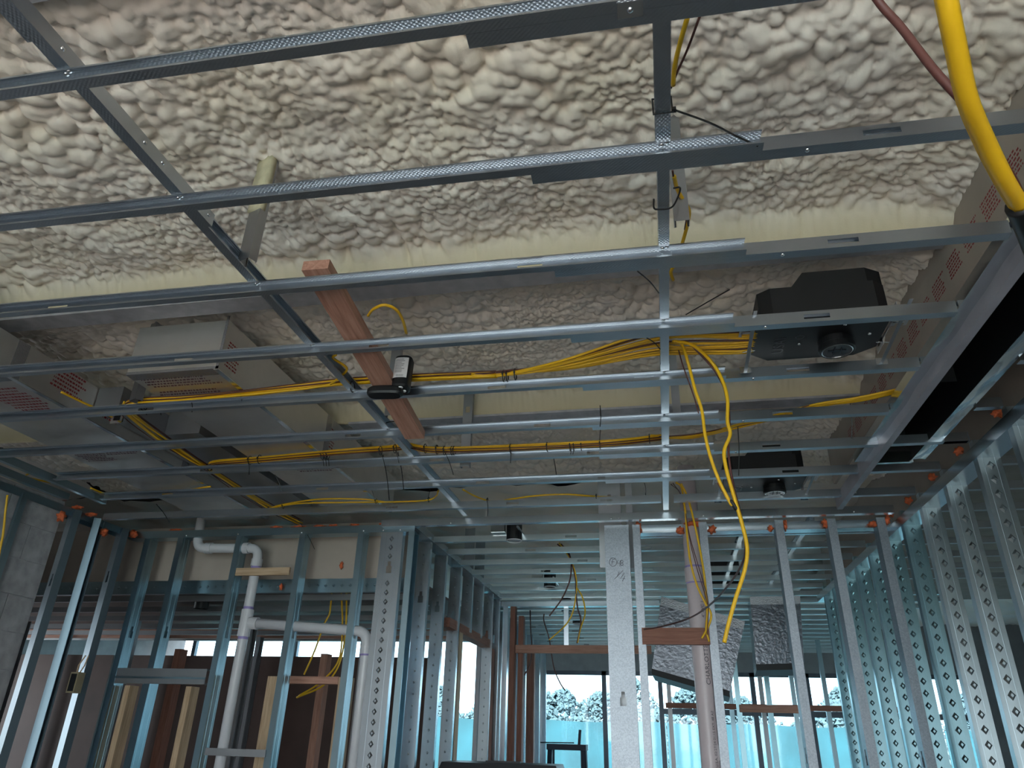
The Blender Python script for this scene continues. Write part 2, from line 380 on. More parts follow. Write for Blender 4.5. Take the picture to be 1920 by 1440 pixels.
# ================================================================== ceiling grid
ROWS = [0.906, 1.308, 1.711, 2.108, 2.492, 2.897, 3.268, 3.648, 4.044]
SKEW = [0.017, 0.017, 0.014, 0.012, 0.003, 0.0, 0.0, 0.0, 0.0]
WEB = 0.041
XC0, XC1 = 0.078, -1.185             # centre carrier and left carrier
XE = 0.975                           # right ends of rows, at the slot frame
LEFTEND = [-2.2, -2.6, -3.0, -3.3, -3.58, -3.58, -3.30, -3.30, -3.60]
JX0, JX1 = -0.24, 0.30               # overlap of the two spliced lengths
def rowpt(i, x): return ROWS[i] + SKEW[i] * (x - 0.08)
NOTCH = {}
for i, y in enumerate(ROWS):
    if i >= 7: continue
    # left length: open side towards the rear glazing
    x0 = LEFTEND[i]; L = JX1 - x0
    hs = []
    for hx in ([-1.42, -0.52] if i == 1 else [-1.95, -0.35] if i == 2 else [-1.75, -0.97] if i == 3 else [-2.2, -0.62, -0.04] if i == 4 else [-1.4, -0.5] if i == 5 else [-2.4, -1.1, -0.3]):
        if hx > x0 + .1: hs.append((hx - x0, hx - x0 + 0.075, 0.012, 0.028))
    if i == 4:                       # notched for the wooden board
        n0, n1 = -1.09 - x0, -0.985 - x0
        b = section(n0, WEB, 0.025, 0.005, [h for h in hs if h[1] < n0])
        rest = section(L - n1, WEB, 0.025, 0.005, [(h[0] - n1, h[1] - n1, h[2], h[3]) for h in hs if h[0] > n1])
        b.add(rest.v, rest.f, Matrix.Translation((n1, 0, 0)))
        b.box((n0, 0, WEB - TH), (n1, 0.025, WEB)).box((n0, 0.025 - TH, WEB - 0.005), (n1, 0.025, WEB))
        o = b.build('ceiling_channel', M_['galv_knurl'])
    else: o = section(L, WEB, 0.025, 0.005, hs).build('ceiling_channel', M_['galv_knurl'])
    a = math.atan(SKEW[i])
    o.matrix_local = frame((x0, rowpt(i, x0) - 0.0002, ZG), (1, math.tan(a), 0), (0, -1, 0)) @ Matrix.Translation((0, 0, 0))
    # frame(): y axis points to the viewer side, z = x cross y points down, so shift up by the web height
    o.matrix_local = frame((x0, rowpt(i, x0) - 0.0002, ZG + WEB), (1, math.tan(a), 0), (0, -1, 0))
    tag(o, 'open-faced galvanized ceiling channel ' + ['with a clipped plate at its splice, furthest from the back partition', 'just in front of the foam-crusted hanger', 'below the upper end of the wooden board', 'lying under the wooden board', 'notched for the wooden board and carrying a yellow bundle', 'just past the lower end of the wooden board', 'carrying the tied bundle before the back partition'][i], 'ceiling channel', 'open-faced lengths of the ceiling channels')
    for xc in (XC0, XC1):
        if xc > x0:
            for dx, dy in ((-0.004, 0.012), (0.008, 0.018)):
                screw(o, (xc - x0 + dx, dy, 0.0016), (0, 0, 1))
    # right length, back to back with it
    xs = JX0 if i else -0.30
    L = XE - xs if i < 6 else XW - xs
    if i == 0: L = 1.9
    hh = [(0.52 - xs, 0.60 - xs, 0.012, 0.028)] if i else [(0.2 - xs, 0.28 - xs, 0.012, 0.028)]
    o = section(L, WEB, 0.032, 0.005, hh).build('ceiling_channel', M_['galv_knurl'])
    o.matrix_local = frame((xs, rowpt(i, xs) + 0.0002, ZG), (1, math.tan(a), 0), (0, 1, 0))
    tag(o, 'web-faced galvanized ceiling channel ' + ['crossing above the thick near cable', 'under the long tie tail of the centre carrier', 'ending at the slot frame before the light housing', 'on the room side of the first black light housing', 'that the bar feet of the first light housing are screwed to', 'below the gypsum board, two past the first light housing', 'above the top of the second black light housing'][i], 'ceiling channel', 'web-faced lengths of the ceiling channels')
    screw(o, (JX1 + 0.10 - xs, 0.014, 0.0), (0, 0, -1))
    if i == 0:
        c = at_z(1181, 8, ZG - 0.001).x - xs
        pl = MB().box((c - 0.024, -0.022, -0.0022), (c + 0.024, 0.012, -0.0004)).build('clip_plate', M_['galv_bright'], o); screw(pl, (c, -0.004, -0.0022), (0, 0, -1))
# ================================================================== more materials
def wood(name, c0, c1, c2):
    t = NT(name); co = t.co('Object', (1, 14, 14)); f = t.noise(co, 5.0, 6, 0.65)
    co2 = t.co('Object', (2.0, 60, 60)); g = t.noise(co2, 3.0, 3)
    mx = t.n('ShaderNodeMixRGB', blend_type='MULTIPLY'); mx.inputs[0].default_value = 0.35
    t.L.new(t.ramp(f, [(0.3, c0), (0.52, c1), (0.75, c2)]), mx.inputs[1]); t.L.new(t.ramp(g, [(0.35, (0.6, 0.55, 0.5)), (0.6, (1, 1, 1))]), mx.inputs[2])
    t.set(Base_Color=mx.outputs[0], Roughness=0.65); t.bump(g, 0.15, 0.001); return t.m
M_['fir'] = wood('pink_fir', (0.36, 0.17, 0.12), (0.50, 0.27, 0.20), (0.56, 0.33, 0.25))
M_['pine'] = wood('pale_pine', (0.42, 0.29, 0.18), (0.55, 0.40, 0.26), (0.62, 0.47, 0.33))
M_['redwood'] = wood('reddish_board', (0.22, 0.09, 0.06), (0.30, 0.13, 0.09), (0.36, 0.17, 0.12))
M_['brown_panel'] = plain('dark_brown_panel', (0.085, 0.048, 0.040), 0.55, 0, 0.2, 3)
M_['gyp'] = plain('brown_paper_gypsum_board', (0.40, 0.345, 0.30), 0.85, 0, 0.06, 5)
M_['pipe_dark'] = plain('purple_primer', (0.30, 0.25, 0.55), 0.5)

M_['galv_wall'] = galv('bright_stud_steel', (0.54, 0.61, 0.65), 0.30)
M_['galv_teal'] = galv('teal_stud_steel', (0.36, 0.54, 0.60), 0.30)
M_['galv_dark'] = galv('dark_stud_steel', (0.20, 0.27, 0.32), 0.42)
M_['lilac'] = plain('lilac_grey_track', (0.42, 0.40, 0.45), 0.45, 0.5)
# ================================================================== section placing
def vstud(name, x, y, z0, z1, web, fl, fdir, mat, holes=(), diamonds=None, lip=0.006, ribs=False, dsz=0.012):
    """upright stud: (x, y) = middle of the web, flanges point along fdir"""
    f = Vector((fdir[0], fdir[1], 0)).normalized(); up = Vector((0, 0, 1)); wd = up.cross(f)
    o = section(z1 - z0, web, fl, lip, holes, diamonds=diamonds, ribs=ribs, dsz=dsz).build(name, mat)
    org = Vector((x, y, z0)) - wd * (web / 2)
    o.matrix_local = frame(org, up, f)
    return o
def hsec(name, p, q, web, fl, fdir, mat, holes=(), diamonds=None, lip=0.006, dsz=0.012):
    """lying section from p to q: origin edge of the web at p, flanges along fdir"""
    p = Vector(p); q = Vector(q)
    o = section((q - p).length, web, fl, lip, holes, diamonds=diamonds, dsz=dsz).build(name, mat)
    o.matrix_local = frame(p, q - p, fdir)
    return o
KEY = lambda z, wb=0.092: [(z, z + 0.045, wb / 2 - 0.018, wb / 2 + 0.018), (z + 0.045, z + 0.075, wb / 2 - 0.010, wb / 2 + 0.010)]

# ================================================================== carriers and hangers
ZC = ZG + WEB
o = hsec('carrier_channel', (XC0 - 0.017, 0.35, ZC), (XC0 - 0.017, 2.15, ZC), WEB, 0.034, (1, 0, 0), M_['galv_knurl']); 
# web at x = left edge; flanges to +x; frame z = y cross x -> down, so lift
def carrier(x, y0, y1, fl, side, zoff=0.0):
    # side +1: web faces +x (flanges to -x); side -1: web on the -x face, open side to +x
    if side > 0: o = hsec('carrier_channel', (x + fl / 2, y0, ZC + zoff), (x + fl / 2, y1, ZC + zoff), WEB, fl, (-1, 0, 0), M_['galv_knurl'], lip=0.005)
    else: o = hsec('carrier_channel', (x - fl / 2, y0, ZC + WEB + zoff), (x - fl / 2, y1, ZC + WEB + zoff), WEB, fl, (1, 0, 0), M_['galv_knurl'], lip=0.005)
    return o
bpy.data.objects.remove(o)
G = 'carrier channels above the ceiling channels'
o = carrier(XC0, 0.30, 1.36, 0.034, 1); tag(o, 'plain galvanized carrier channel held by a black cable tie, centre line', 'carrier channel', G)
o = carrier(XC0, 1.345, 2.50, 0.030, -1); tag(o, 'knurled galvanized carrier channel on the centre line beside a short hanger', 'carrier channel', G)
o = carrier(XC0, 2.42, 4.36, 0.033, 1); tag(o, 'galvanized carrier channel on the centre line running on to the back partition', 'carrier channel', G)
o = carrier(XC1 - 0.012, 0.25, 0.79, 0.030, -1); tag(o, 'short knurled end of the left carrier channel, open side out', 'carrier channel', G)
o = carrier(XC1, 0.70, 1.40, 0.032, 1)
for yy in (0.83, 1.10, 1.17, 1.30, 1.375): screw(o, (yy - 0.70, 0.0, WEB * 0.52), (0, -1, 0))
tag(o, 'plain galvanized splice length of the left carrier channel with a row of screws', 'carrier channel', G)
o = carrier(XC1 - 0.010, 1.33, 4.36, 0.030, -1); tag(o, 'long knurled left carrier channel running back past the wooden board', 'carrier channel', G)

M_['foam_stub'] = plain('foam_overspray', (0.56, 0.50, 0.34), 0.8, 0, 0.12, 30, 0.5, 90)
def hanger(x, y, z0, z1, wd=0.045, fl=0.03, fd=(0, 1, 0), foam_h=0.0, label='short galvanized hanger stud reaching up into the foam'):
    t = vstud('hanger_stud', x, y, z0, z1, wd, fl, fd, M_['galv_dull'], holes=[(0.30, 0.335, wd / 2 - 0.012, wd / 2 + 0.012)] if z1 - z0 > 0.4 else [])
    tag(t, label, 'hanger', 'hangers between the carriers and the joists')
    if foam_h:
        b = MB(); n = 9
        ring = []
        for k in range(n):
            f = k / (n - 1); zz = z1 - z0 - foam_h * (1 - f); s = 0.2 + 0.8 * min(1, f * 2.2)
            ring.append((zz, 0.5 * wd + 0.006 * s))
        vs_ = []; fs = []
        for k, (zz, h) in enumerate(ring):
            d = 0.004 + 0.008 * random.random()
            vs_ += [(zz, -d, wd / 2 - h), (zz, -d, wd / 2 + h), (zz, 0.018, wd / 2 + h), (zz, 0.018, wd / 2 - h)]
        for k in range(n - 1):
            for j in range(4): fs.append((k * 4 + j, k * 4 + (j + 1) % 4, k * 4 + 4 + (j + 1) % 4, k * 4 + 4 + j))
        fs.append((3, 2, 1, 0)); fs.append((4 * n - 4, 4 * n - 3, 4 * n - 2, 4 * n - 1))
        b.add(vs_, fs).build('foam_crust', M_['foam_stub'], t, smooth=True)
    return t
hanger(-1.165, 1.56, ZC + 0.002, ZF + 0.02, 0.05, 0.03, (0.35, 1, 0), 0.22, 'hanger stud crusted with pale foam, fixed to the left carrier')
hanger(0.128, 1.60, ZC + 0.012, ZF + 0.02, 0.041, 0.03, (0, 1, 0), 0.0, 'bare hanger stud beside the centre carrier with a yellow cable over it')
hanger(-1.13, 2.74, ZC + 0.002, ZF, 0.045, 0.03, (0, 1, 0), 0.0, 'hanger stud beside the left carrier, under the lower end of the wooden board')
hanger(-0.93, 3.27 + 0.05, ZG + 0.0, ZF, 0.05, 0.03, (0, 1, 0), 0.0, 'slotted hanger stud standing behind the tied yellow cable bundle')
hanger(0.13, 2.93, ZC + 0.01, ZF, 0.035, 0.025, (0, 1, 0), 0.0, 'hanger stud at the centre carrier, above the loose yellow cables')
# big slotted hanger behind (wide stud, hangs from the roof beside the partition)
o = vstud('post_stud', -0.29, 4.75, 2.5, ZF, 0.152, 0.045, (0, 1, 0), M_['galv_dull'], holes=KEY(0.42, 0.152)); tag(o, 'wide slotted steel stud rising above the partition into the foam', 'steel stud')
o = vstud('post_stud', -0.16, 4.78, 2.5, ZF, 0.045, 0.045, (0, 1, 0), M_['galv_dull']); tag(o, 'narrow steel stud beside the wide one above the partition', 'steel stud')

# runners near the left wall
o = hsec('edge_runner', (-3.335, 0.9, ZG), (-3.335, 3.72, ZG), 0.041, 0.03, (-1, 0, 0), M_['galv_blue']); tag(o, 'galvanized edge channel that the short ceiling channels butt into', 'edge channel')
o = hsec('edge_runner', (-3.52, 0.9, ZG + 0.0), (-3.52, 3.62, ZG + 0.0), 0.041, 0.03, (-1, 0, 0), M_['galv_blue']); tag(o, 'galvanized edge channel running beside the block wall', 'edge channel')
o = hsec('wall_track', (-3.69, 0.9, ZG + 0.02), (-3.69, 4.45, ZG + 0.02), 0.092, 0.045, (0, 0, -1), M_['galv_blue'], lip=0); tag(o, 'upturned galvanized track along the top of the left wall', 'track')
# rows 7 and 8 (against the runner) and the line over the partition
for i in (7, 8):
    x0 = -3.30 if i == 7 else -3.62
    L = JX1 - x0 if i == 7 else 0.05 - x0
    hs = [(hx - x0, hx - x0 + 0.075, 0.012, 0.028) for hx in ((-2.9, -1.9, -0.95, -0.28) if i == 7 else (-1.62, -0.86, -0.3))]
    o = section(L, WEB, 0.03, 0.005, hs).build('ceiling_channel', M_['galv_knurl'])
    o.matrix_local = frame((x0, ROWS[i], ZG + WEB), (1, 0, 0), (0, -1, 0)) if i == 7 else frame((x0, ROWS[i], ZG), (1, 0, 0), (0, 1, 0))
    tag(o, 'slotted galvanized ceiling channel in front of the back partition', 'ceiling channel', 'channels in front of the back partition')
    o = section(XW - (JX0 if i == 7 else 0.12), WEB, 0.032, 0.005, [(0.9, 0.98, 0.012, 0.028)]).build('ceiling_channel', M_['galv_knurl'])
    o.matrix_local = frame((JX0 if i == 7 else 0.12, ROWS[i] + 0.001, ZG), (1, 0, 0), (0, 1, 0))
    tag(o, 'galvanized ceiling channel running below the second black light housing to the stud wall', 'ceiling channel', 'channels in front of the right-hand partition')

# ================================================================== back partition, left part
YP = 4.44
o = hsec('top_track', (-3.72, YP - 0.002, ZG - 0.03), (-1.56, YP - 0.002, ZG - 0.03), 0.05, 0.10, (0, 1, 0), M_['galv_blue'], lip=0); tag(o, 'galvanized top track of the partition left of the passage', 'track')
for xx in (-3.25, -2.85, -2.37, -1.92, -1.78, -1.66): screw(o, (xx + 3.72, 0, 0.012), (0, -1, 0))
o = hsec('header_channel', (-1.78, YP - 0.05, ZG - 0.005), (1.38, YP - 0.05, ZG - 0.005), 0.045, 0.045, (0, 1, 0), M_['galv']); tag(o, 'galvanized channel bridging the top of the passage opening', 'track')
for xx in (-1.3, -0.26, -0.21, 0.3, 1.16): screw(o, (xx + 1.78, 0, 0.012), (0, -1, 0))
ZT = ZG - 0.028
g = 'studs of the partition left of the passage'
sp_ = [(-3.565, 'dark galvanized stud in the inner corner of the left partition'), (-3.30, 'galvanized stud beside the white elbow of the drain pipe'), (-2.845, 'galvanized stud that the wooden pipe strap is fixed to'),
       (-2.37, 'galvanized stud crossed by the sloping white branch pipe'), (-1.945, 'galvanized stud beside the end elbow of the white branch pipe')]
for x, lb in sp_:
    o = vstud('partition_stud', x + 0.03, YP + 0.046, 0, ZT, 0.092, 0.042, (-1, 0), M_['galv_blue'], holes=KEY(2.02) + KEY(0.9), lip=0.008, ribs=True)
    tag(o, lb, 'steel stud', g)
o = vstud('wide_stud', -1.715, YP + 0.0, 0, ZT + 0.01, 0.152, 0.05, (0, 1), M_['galv'], holes=KEY(2.42, 0.152), diamonds=0.058, dsz=0.020, ribs=True); tag(o, 'wide galvanized stud with a column of embossed chevrons at the passage corner', 'steel stud')
o = vstud('wide_stud', -1.60, YP + 0.05, 0, ZT, 0.10, 0.04, (1, 0), M_['galv_blue']); tag(o, 'bluish stud closing the passage side of the wide corner stud', 'steel stud')
# corner studs of the left wall
g = 'studs closing the left wall'
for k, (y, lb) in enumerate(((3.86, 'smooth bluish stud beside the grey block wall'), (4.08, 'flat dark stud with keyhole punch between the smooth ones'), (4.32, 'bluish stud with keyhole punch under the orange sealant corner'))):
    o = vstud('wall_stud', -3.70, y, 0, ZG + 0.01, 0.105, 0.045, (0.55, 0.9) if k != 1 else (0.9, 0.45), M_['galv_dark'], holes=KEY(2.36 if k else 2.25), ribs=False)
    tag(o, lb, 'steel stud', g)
# grey block wall: courses with recessed joints
wl = tag(MB().box((-3.95, -3.6, 0), (-3.715, 3.80, ZG + 0.05)).build('wall_left', M_['block']), 'grey concrete block wall on the left', 'wall', kind='structure')
blk = MB().box((0, 0.0025, 0.0025), (0.005, 0.3975, 0.1975)).mesh('block', M_['block'])
blk2 = MB().box((0, 0.0025, 0.0025), (0.005, 0.1975, 0.1975)).mesh('block', M_['block'])
for r in range(13):
    y = 1.0
    if r % 2: link('block', blk2, wl, Matrix.Translation((-3.715, y, r * 0.2 + 0.16))); y += 0.2
    while y < 3.59:
        link('block', blk if y + 0.4 <= 3.81 else blk2, wl, Matrix.Translation((-3.715, y, r * 0.2 + 0.16))); y += 0.4
    if y < 3.7: link('block', blk2, wl, Matrix.Translation((-3.715, y, r * 0.2 + 0.16)))
for y in (3.49, 2.95):
    b = section(ZG, 0.04, 0.02, 0.012)
    o = b.build('furring_strip', M_['galv_blue']); o.matrix_local = frame((-3.683, y, 0.0), (0, 0, 1), (-1, 0, 0)); tag(o, 'ribbed upright furring strip fixed to the block wall', 'furring strip', 'furring strips on the block wall')
    for q in (-0.004, 0.010, 0.024, 0.038): pass

q = at_y(142, 1280, 4.2)
root = empty('junction_box', (q.x, 4.2, q.z)); tag(root, 'small tan electrical box between the studs of the left wall', 'junction box')
M_['tan'] = plain('tan_plastic', (0.30, 0.25, 0.16), 0.5)
MB().box((-.028, -.03, -.06), (.028, .03, .06)).build('body', M_['tan'], root)
MB().box((-.020, -.032, -.05), (.020, -.03, .05)).build('opening', M_['black'], root)  # black plate on the solid body, standing for the shaded inside
for dx in (-.012, .01): MB().tube([(dx, 0, .06), (dx * 2 + .01, 0, .10), (dx + .03, 0, .16)], 0.004, 6).build('cable_stub', M_['pine'], root)
# lintel over the low opening in the left partition, with timber framing below
zl = at_y(300, 1282, YP).z
o = hsec('opening_header', (-3.53, YP - 0.004, zl), (-2.875, YP - 0.004, zl), 0.092, 0.05, (0, 1, 0), M_['galv_dull'], lip=0.01); tag(o, 'galvanized header channel over the low framed opening', 'header channel')
o2 = hsec('edge_rib', (0, -0.002, 0.03), (0.655, -0.002, 0.03), 0.012, 0.004, (0, 1, 0), M_['galv_blue'], lip=0); o2.parent = o
def post(name, x, y, z0, z1, sx, sy, mat, label, group=None, cat='timber'):
    o = MB().box((0, -sx / 2, -sy / 2), (z1 - z0, sx / 2, sy / 2)).build(name, mat)
    o.matrix_local = frame((x, y, z0), (0, 0, 1), (1, 0, 0)); return tag(o, label, cat, group)
def plank(name, p, q, wd, ht, mat, label, group=None, cat='timber', up=(0, 0, 1)):
    p = Vector(p); q = Vector(q); d = q - p; u = Vector(up)
    o = MB().box((0, -wd / 2, -ht / 2), (d.length, wd / 2, ht / 2)).build(name, mat)
    x = d.normalized(); yv = u.cross(x)
    o.matrix_local = frame(p, d, yv); return tag(o, label, cat, group)
for (x, lb) in ((-3.47, 'pale timber post under the header channel, next to the corner studs'), (-3.02, 'pale timber post under the header channel, next to the drain pipe')):
    post('timber_post', x, YP + 0.10, 0, zl - 0.01, 0.04, 0.09, M_['pine'], lb, 'timber posts of the low opening')
post('steel_cripple', -3.30, YP + 0.05, 0, zl - 0.002, 0.05, 0.09, M_['galv_blue'], 'short steel stud under the header channel', None, 'steel stud')
# timber door lining further back, right of the drain pipe
a = at_y(530, 1275, 4.80); b_ = at_y(640, 1271, 4.80)
post('timber_post', a.x - 0.05, 4.80, 0, a.z + 0.02, 0.075, 0.09, M_['pine'], 'timber door post left of the small wooden head board', 'door lining of the rear room')
post('timber_post', b_.x + 0.04, 4.80, 0, a.z + 0.02, 0.075, 0.09, M_['pine'], 'timber door post behind the white branch pipe', 'door lining of the rear room')
plank('timber_beam', (a.x - 0.01, 4.80, a.z), (b_.x, 4.80, a.z), 0.09, 0.045, M_['fir'], 'wooden head board between the two timber door posts')
# brace strap across the drain pipe near the bottom
p1 = at_y(385, 1409, YP - 0.005); p2 = at_y(493, 1409, YP - 0.005)
o = hsec('strap_channel', (p1.x, YP - 0.01, p1.z - 0.02), (p2.x + 0.02, YP - 0.01, p1.z - 0.02), 0.04, 0.02, (0, 1, 0), M_['galv_dull']); tag(o, 'dark steel strap channel crossing the drain pipe low down', 'strap')

# ================================================================== rear left room seen through the studs
ZR = EYE + 0.86
wl = tag(MB().box((-7.5, 4.66, ZR), (-1.68, 4.675, ZG + 0.1)).build('wall_soffit', M_['gyp']), 'brown paper-faced gypsum soffit behind the left partition', 'wall', kind='structure')
o = hsec('soffit_track', (-7.5, 4.655, ZR - 0.02), (-1.68, 4.655, ZR - 0.02), 0.092, 0.04, (0, 1, 0), M_['galv_blue'], diamonds=0.06, dsz=0.014); tag(o, 'galvanized soffit track with embossed chevrons under the gypsum board', 'track')
for k in range(6):
    y = 4.95 + 0.5 * k
    o = hsec('ceiling_channel', (-7.5, y, ZR - 0.02), (-1.75, y, ZR - 0.02), WEB, 0.03, (0, 1, 0), M_['galv_dull']); tag(o, 'dim galvanized channel of the lower ceiling behind the left partition', 'ceiling channel', 'channels of the rear room ceiling')
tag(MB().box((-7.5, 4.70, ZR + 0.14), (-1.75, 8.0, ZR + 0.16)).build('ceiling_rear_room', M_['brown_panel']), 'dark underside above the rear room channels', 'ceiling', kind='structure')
zb = at_y(560, 1231, 7.4).z
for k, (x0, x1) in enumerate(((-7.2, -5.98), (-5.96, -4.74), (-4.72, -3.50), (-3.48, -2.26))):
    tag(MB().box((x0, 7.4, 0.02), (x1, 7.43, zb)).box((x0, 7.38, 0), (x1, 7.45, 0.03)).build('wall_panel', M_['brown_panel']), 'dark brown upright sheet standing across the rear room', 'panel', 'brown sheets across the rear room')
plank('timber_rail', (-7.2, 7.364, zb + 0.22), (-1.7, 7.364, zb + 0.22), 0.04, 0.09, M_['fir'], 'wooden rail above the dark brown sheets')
for k in range(9):
    x = -6.6 + 0.6 * k
    o = vstud('rear_room_stud', x, 6.1 if k % 2 else 7.3, 0, ZR, 0.09, 0.04, (1, 0) if k % 3 else (0, 1), M_['galv_dull']); tag(o, 'dim steel stud standing in the rear left room', 'steel stud', 'studs of the rear left room')
for k, x in enumerate((-3.9, -2.75, -4.9)):
    post('timber_post', x, 5.6 + 0.3 * k, 0, ZR - 0.3, 0.06, 0.09, M_['fir'] if k % 2 else M_['redwood'], 'reddish timber post in the rear left room', 'timber posts of the rear left room')

# ================================================================== passage
XP = -1.60
o = hsec('passage_track', (XP + 0.03, YP + 0.06, ZG + 0.01), (XP + 0.03, 7.3, ZG + 0.01), 0.05, 0.1, (-1, 0, 0), M_['galv'], lip=0); tag(o, 'galvanized top track along the left side of the passage', 'track')
for k, y in enumerate((4.85, 5.26, 5.70, 6.10, 6.50, 6.90, 7.22)):
    o = vstud('passage_stud', XP - 0.02, y, 0 if k not in (3, 4) else ZG - 0.46, ZG + 0.0, 0.092, 0.042, (0, 1), M_['galv'], holes=KEY(2.3), diamonds=0.07, dsz=0.010); tag(o, 'galvanized stud with embossed marks along the left side of the passage', 'steel stud', 'studs on the left side of the passage')
plank('passage_lintel', (XP - 0.03, 5.50, EYE + 0.76), (XP - 0.03, 7.0, EYE + 0.76), 0.09, 0.07, M_['redwood'], 'weathered timber lintel between passage studs')
post('timber_post', XP - 0.03, 5.86, 0, EYE + 0.73, 0.09, 0.10, M_['pine'], 'tall pale timber post under the passage lintel')
post('timber_post', XP - 0.03, 7.06, 0, EYE + 0.73, 0.09, 0.10, M_['redwood'], 'brown timber post at the far end of the passage lintel')
# second framed opening across the passage
o = hsec('passage_header', (-1.72, 7.30, ZG - 0.06), (0.0, 7.30, ZG - 0.06), 0.05, 0.09, (0, 1, 0), M_['galv'], lip=0); tag(o, 'galvanized header channel across the far passage opening', 'track')
for x, mt, lb in ((-1.68, 'galv', 'steel stud left of the far passage opening'), (-1.53, 'galv', 'steel jamb stud beside the timber of the far passage opening')):
    tag(vstud('jamb_stud', x, 7.32, 0, ZG - 0.05, 0.05, 0.09, (0, 1), M_[mt]), lb, 'steel stud')
post('timber_post', -1.45, 7.34, 0, ZG - 0.06, 0.05, 0.09, M_['redwood'], 'reddish timber jamb of the far passage opening')
post('timber_post', -1.38, 7.42, 0, ZG - 0.14, 0.05, 0.09, M_['redwood'], 'second timber jamb set behind the first one')
plank('timber_beam', (-1.46, 7.36, EYE + 0.76), (-0.1, 7.36, EYE + 0.76), 0.04, 0.075, M_['fir'], 'wooden head board across the far passage opening')
for x in (-0.92, -0.45):
    tag(vstud('cripple_stud', x, 7.36, EYE + 0.80, ZG - 0.06, 0.045, 0.04, (0, 1), M_['galv']), 'short cripple stud above the wooden head board', 'steel stud', 'cripple studs above the passage head')
# ceiling channels of passage, rear bay and far room
for k in range(20):
    y = 4.86 + 0.38 * k
    x1 = 1.42
    x0 = -1.56 if y < 7.3 else -2.6
    o = hsec('ceiling_channel', (x0, y, ZG), (x1 if y < 7 else 2.6, y, ZG), WEB, 0.032, (0, 1, 0), M_['galv_wall'], holes=[(0.6, 0.68, .012, .028), (1.45, 1.53, .012, .028)] if k % 2 else [(0.95, 1.03, .012, .028)], lip=0.005)
    tag(o, 'bright galvanized ceiling channel beyond the partition line', 'ceiling channel', 'ceiling channels beyond the partition')
for k, x in enumerate((0.60, 1.0)):
    o = hsec('carrier_channel', (x, 4.7, ZC), (x, 6.9, ZC), WEB, 0.03, (-1, 0, 0), M_['galv']); tag(o, 'carrier channel above the bay behind the right-hand partition', 'carrier channel', 'carriers of the rear bay')
for k, y in enumerate((8.0, 8.5, 9.0, 9.5, 10.0, 10.6, 11.2)):
    tag(vstud('far_stud', -1.75, y, 0, ZG, 0.09, 0.04, (0, 1), M_['galv']), 'galvanized stud along the passage beyond the second opening', 'steel stud', 'studs of the far passage side')
for k in range(8):
    tag(vstud('far_stud', 0.05 + 0.36 * k, 9.6, 0, ZG - 0.1, 0.05, 0.04, (0, 1), M_['galv_blue'] if k % 3 else M_['galv_dull']), 'thin stud of the framing before the far glazing', 'steel stud', 'studs before the far glazing')
plank('timber_rail', (0.0, 9.57, EYE + 0.36), (2.6, 9.57, EYE + 0.36), 0.04, 0.06, M_['redwood'], 'wooden rail across the studs before the far glazing')
plank('timber_rail', (0.75, 8.4, EYE + 0.30), (1.42, 8.4, EYE + 0.30), 0.04, 0.07, M_['fir'], 'short wooden rail beneath the upright foil box')
for x in (0.75, 1.06, 1.38): tag(vstud('bay_stud', x, 8.43, 0, ZG, 0.05, 0.04, (0, 1), M_['galv_teal']), 'stud behind the upright foil box', 'steel stud', 'studs behind the foil boxes')
post('timber_post', -1.62, 9.4, 0, ZG - 0.2, 0.09, 0.09, M_['redwood'], 'dark timber post just before the far glazing')
for k, (y, h) in enumerate(((6.55, 1.22), (8.3, 1.18))):
    tag(MB().box((XP - 0.33 - 0.1 * k, y, 0), (XP - 0.05 - 0.1 * k, y + 0.06, EYE - 0.30 + 0.02 * k)).box((XP - 0.30 - 0.1 * k, y - 0.01, 0.02), (XP - 0.08 - 0.1 * k, y, EYE - 0.33)).build('foam_board', M_['pvc']), 'white foam board standing upright between passage studs', 'foam board', 'white boards by the passage')

# ================================================================== right-hand partition
YQ = 4.47
g = 'studs of the partition right of the passage'
o = hsec('top_track', (-0.10, YQ + 0.06, ZG - 0.055), (1.40, YQ + 0.06, ZG - 0.055), 0.05, 0.09, (0, 1, 0), M_['galv'], lip=0); tag(o, 'galvanized top track of the partition right of the passage, dotted with orange sealant', 'track')
o = vstud('wide_stud', -0.235, YQ, 0, ZG - 0.015, 0.152, 0.05, (0, 1), M_['galv_spangle'], holes=KEY(1.66, 0.152), ribs=True); tag(o, 'wide spangled stud with pencilled figures at the passage corner', 'steel stud')
WIDE = o
o = vstud('wide_stud', -0.235, YQ + 0.10, 0, ZG - 0.015, 0.148, 0.045, (0, -1), M_['galv_dull']); tag(o, 'dark stud boxed in behind the wide spangled one', 'steel stud')
o = vstud('wide_stud', -0.134, YQ + 0.048, 0, ZG - 0.015, 0.092, 0.045, (1, 0), M_['galv_spangle']); tag(o, 'spangled stud fixed to the side of the wide one', 'steel stud')
tag(vstud('wide_stud', -0.134 + 0.022, YQ, 0, ZG - 0.015, 0.044, 0.002, (0, 1), M_['galv_spangle'], lip=0), 'narrow flange strip beside the wide spangled stud', 'steel stud')
for x, lb in ((0.295, 'spangled stud right behind the large drain pipe, with loose cable over it'), (0.745, 'spangled stud standing left of the foil duct box'), (1.045, 'spangled stud standing in front of the foil duct box'), (1.32, 'spangled stud next to the stud wall corner')):
    # flange towards the room, web on the left
    o = vstud('partition_stud', x - 0.024, YQ + 0.046, 0, ZG - 0.01, 0.092, 0.048, (1, 0), M_['galv_spangle'], holes=KEY(1.4)); tag(o, lb, 'steel stud', g)
plank('blocking_board', (-0.11, YQ + 0.006, at_y(1265, 1193, YQ).z), (0.275, YQ + 0.006, at_y(1265, 1193, YQ).z), 0.04, 0.092, M_['redwood'], 'reddish wooden blocking board between the wide stud and the drain pipe')

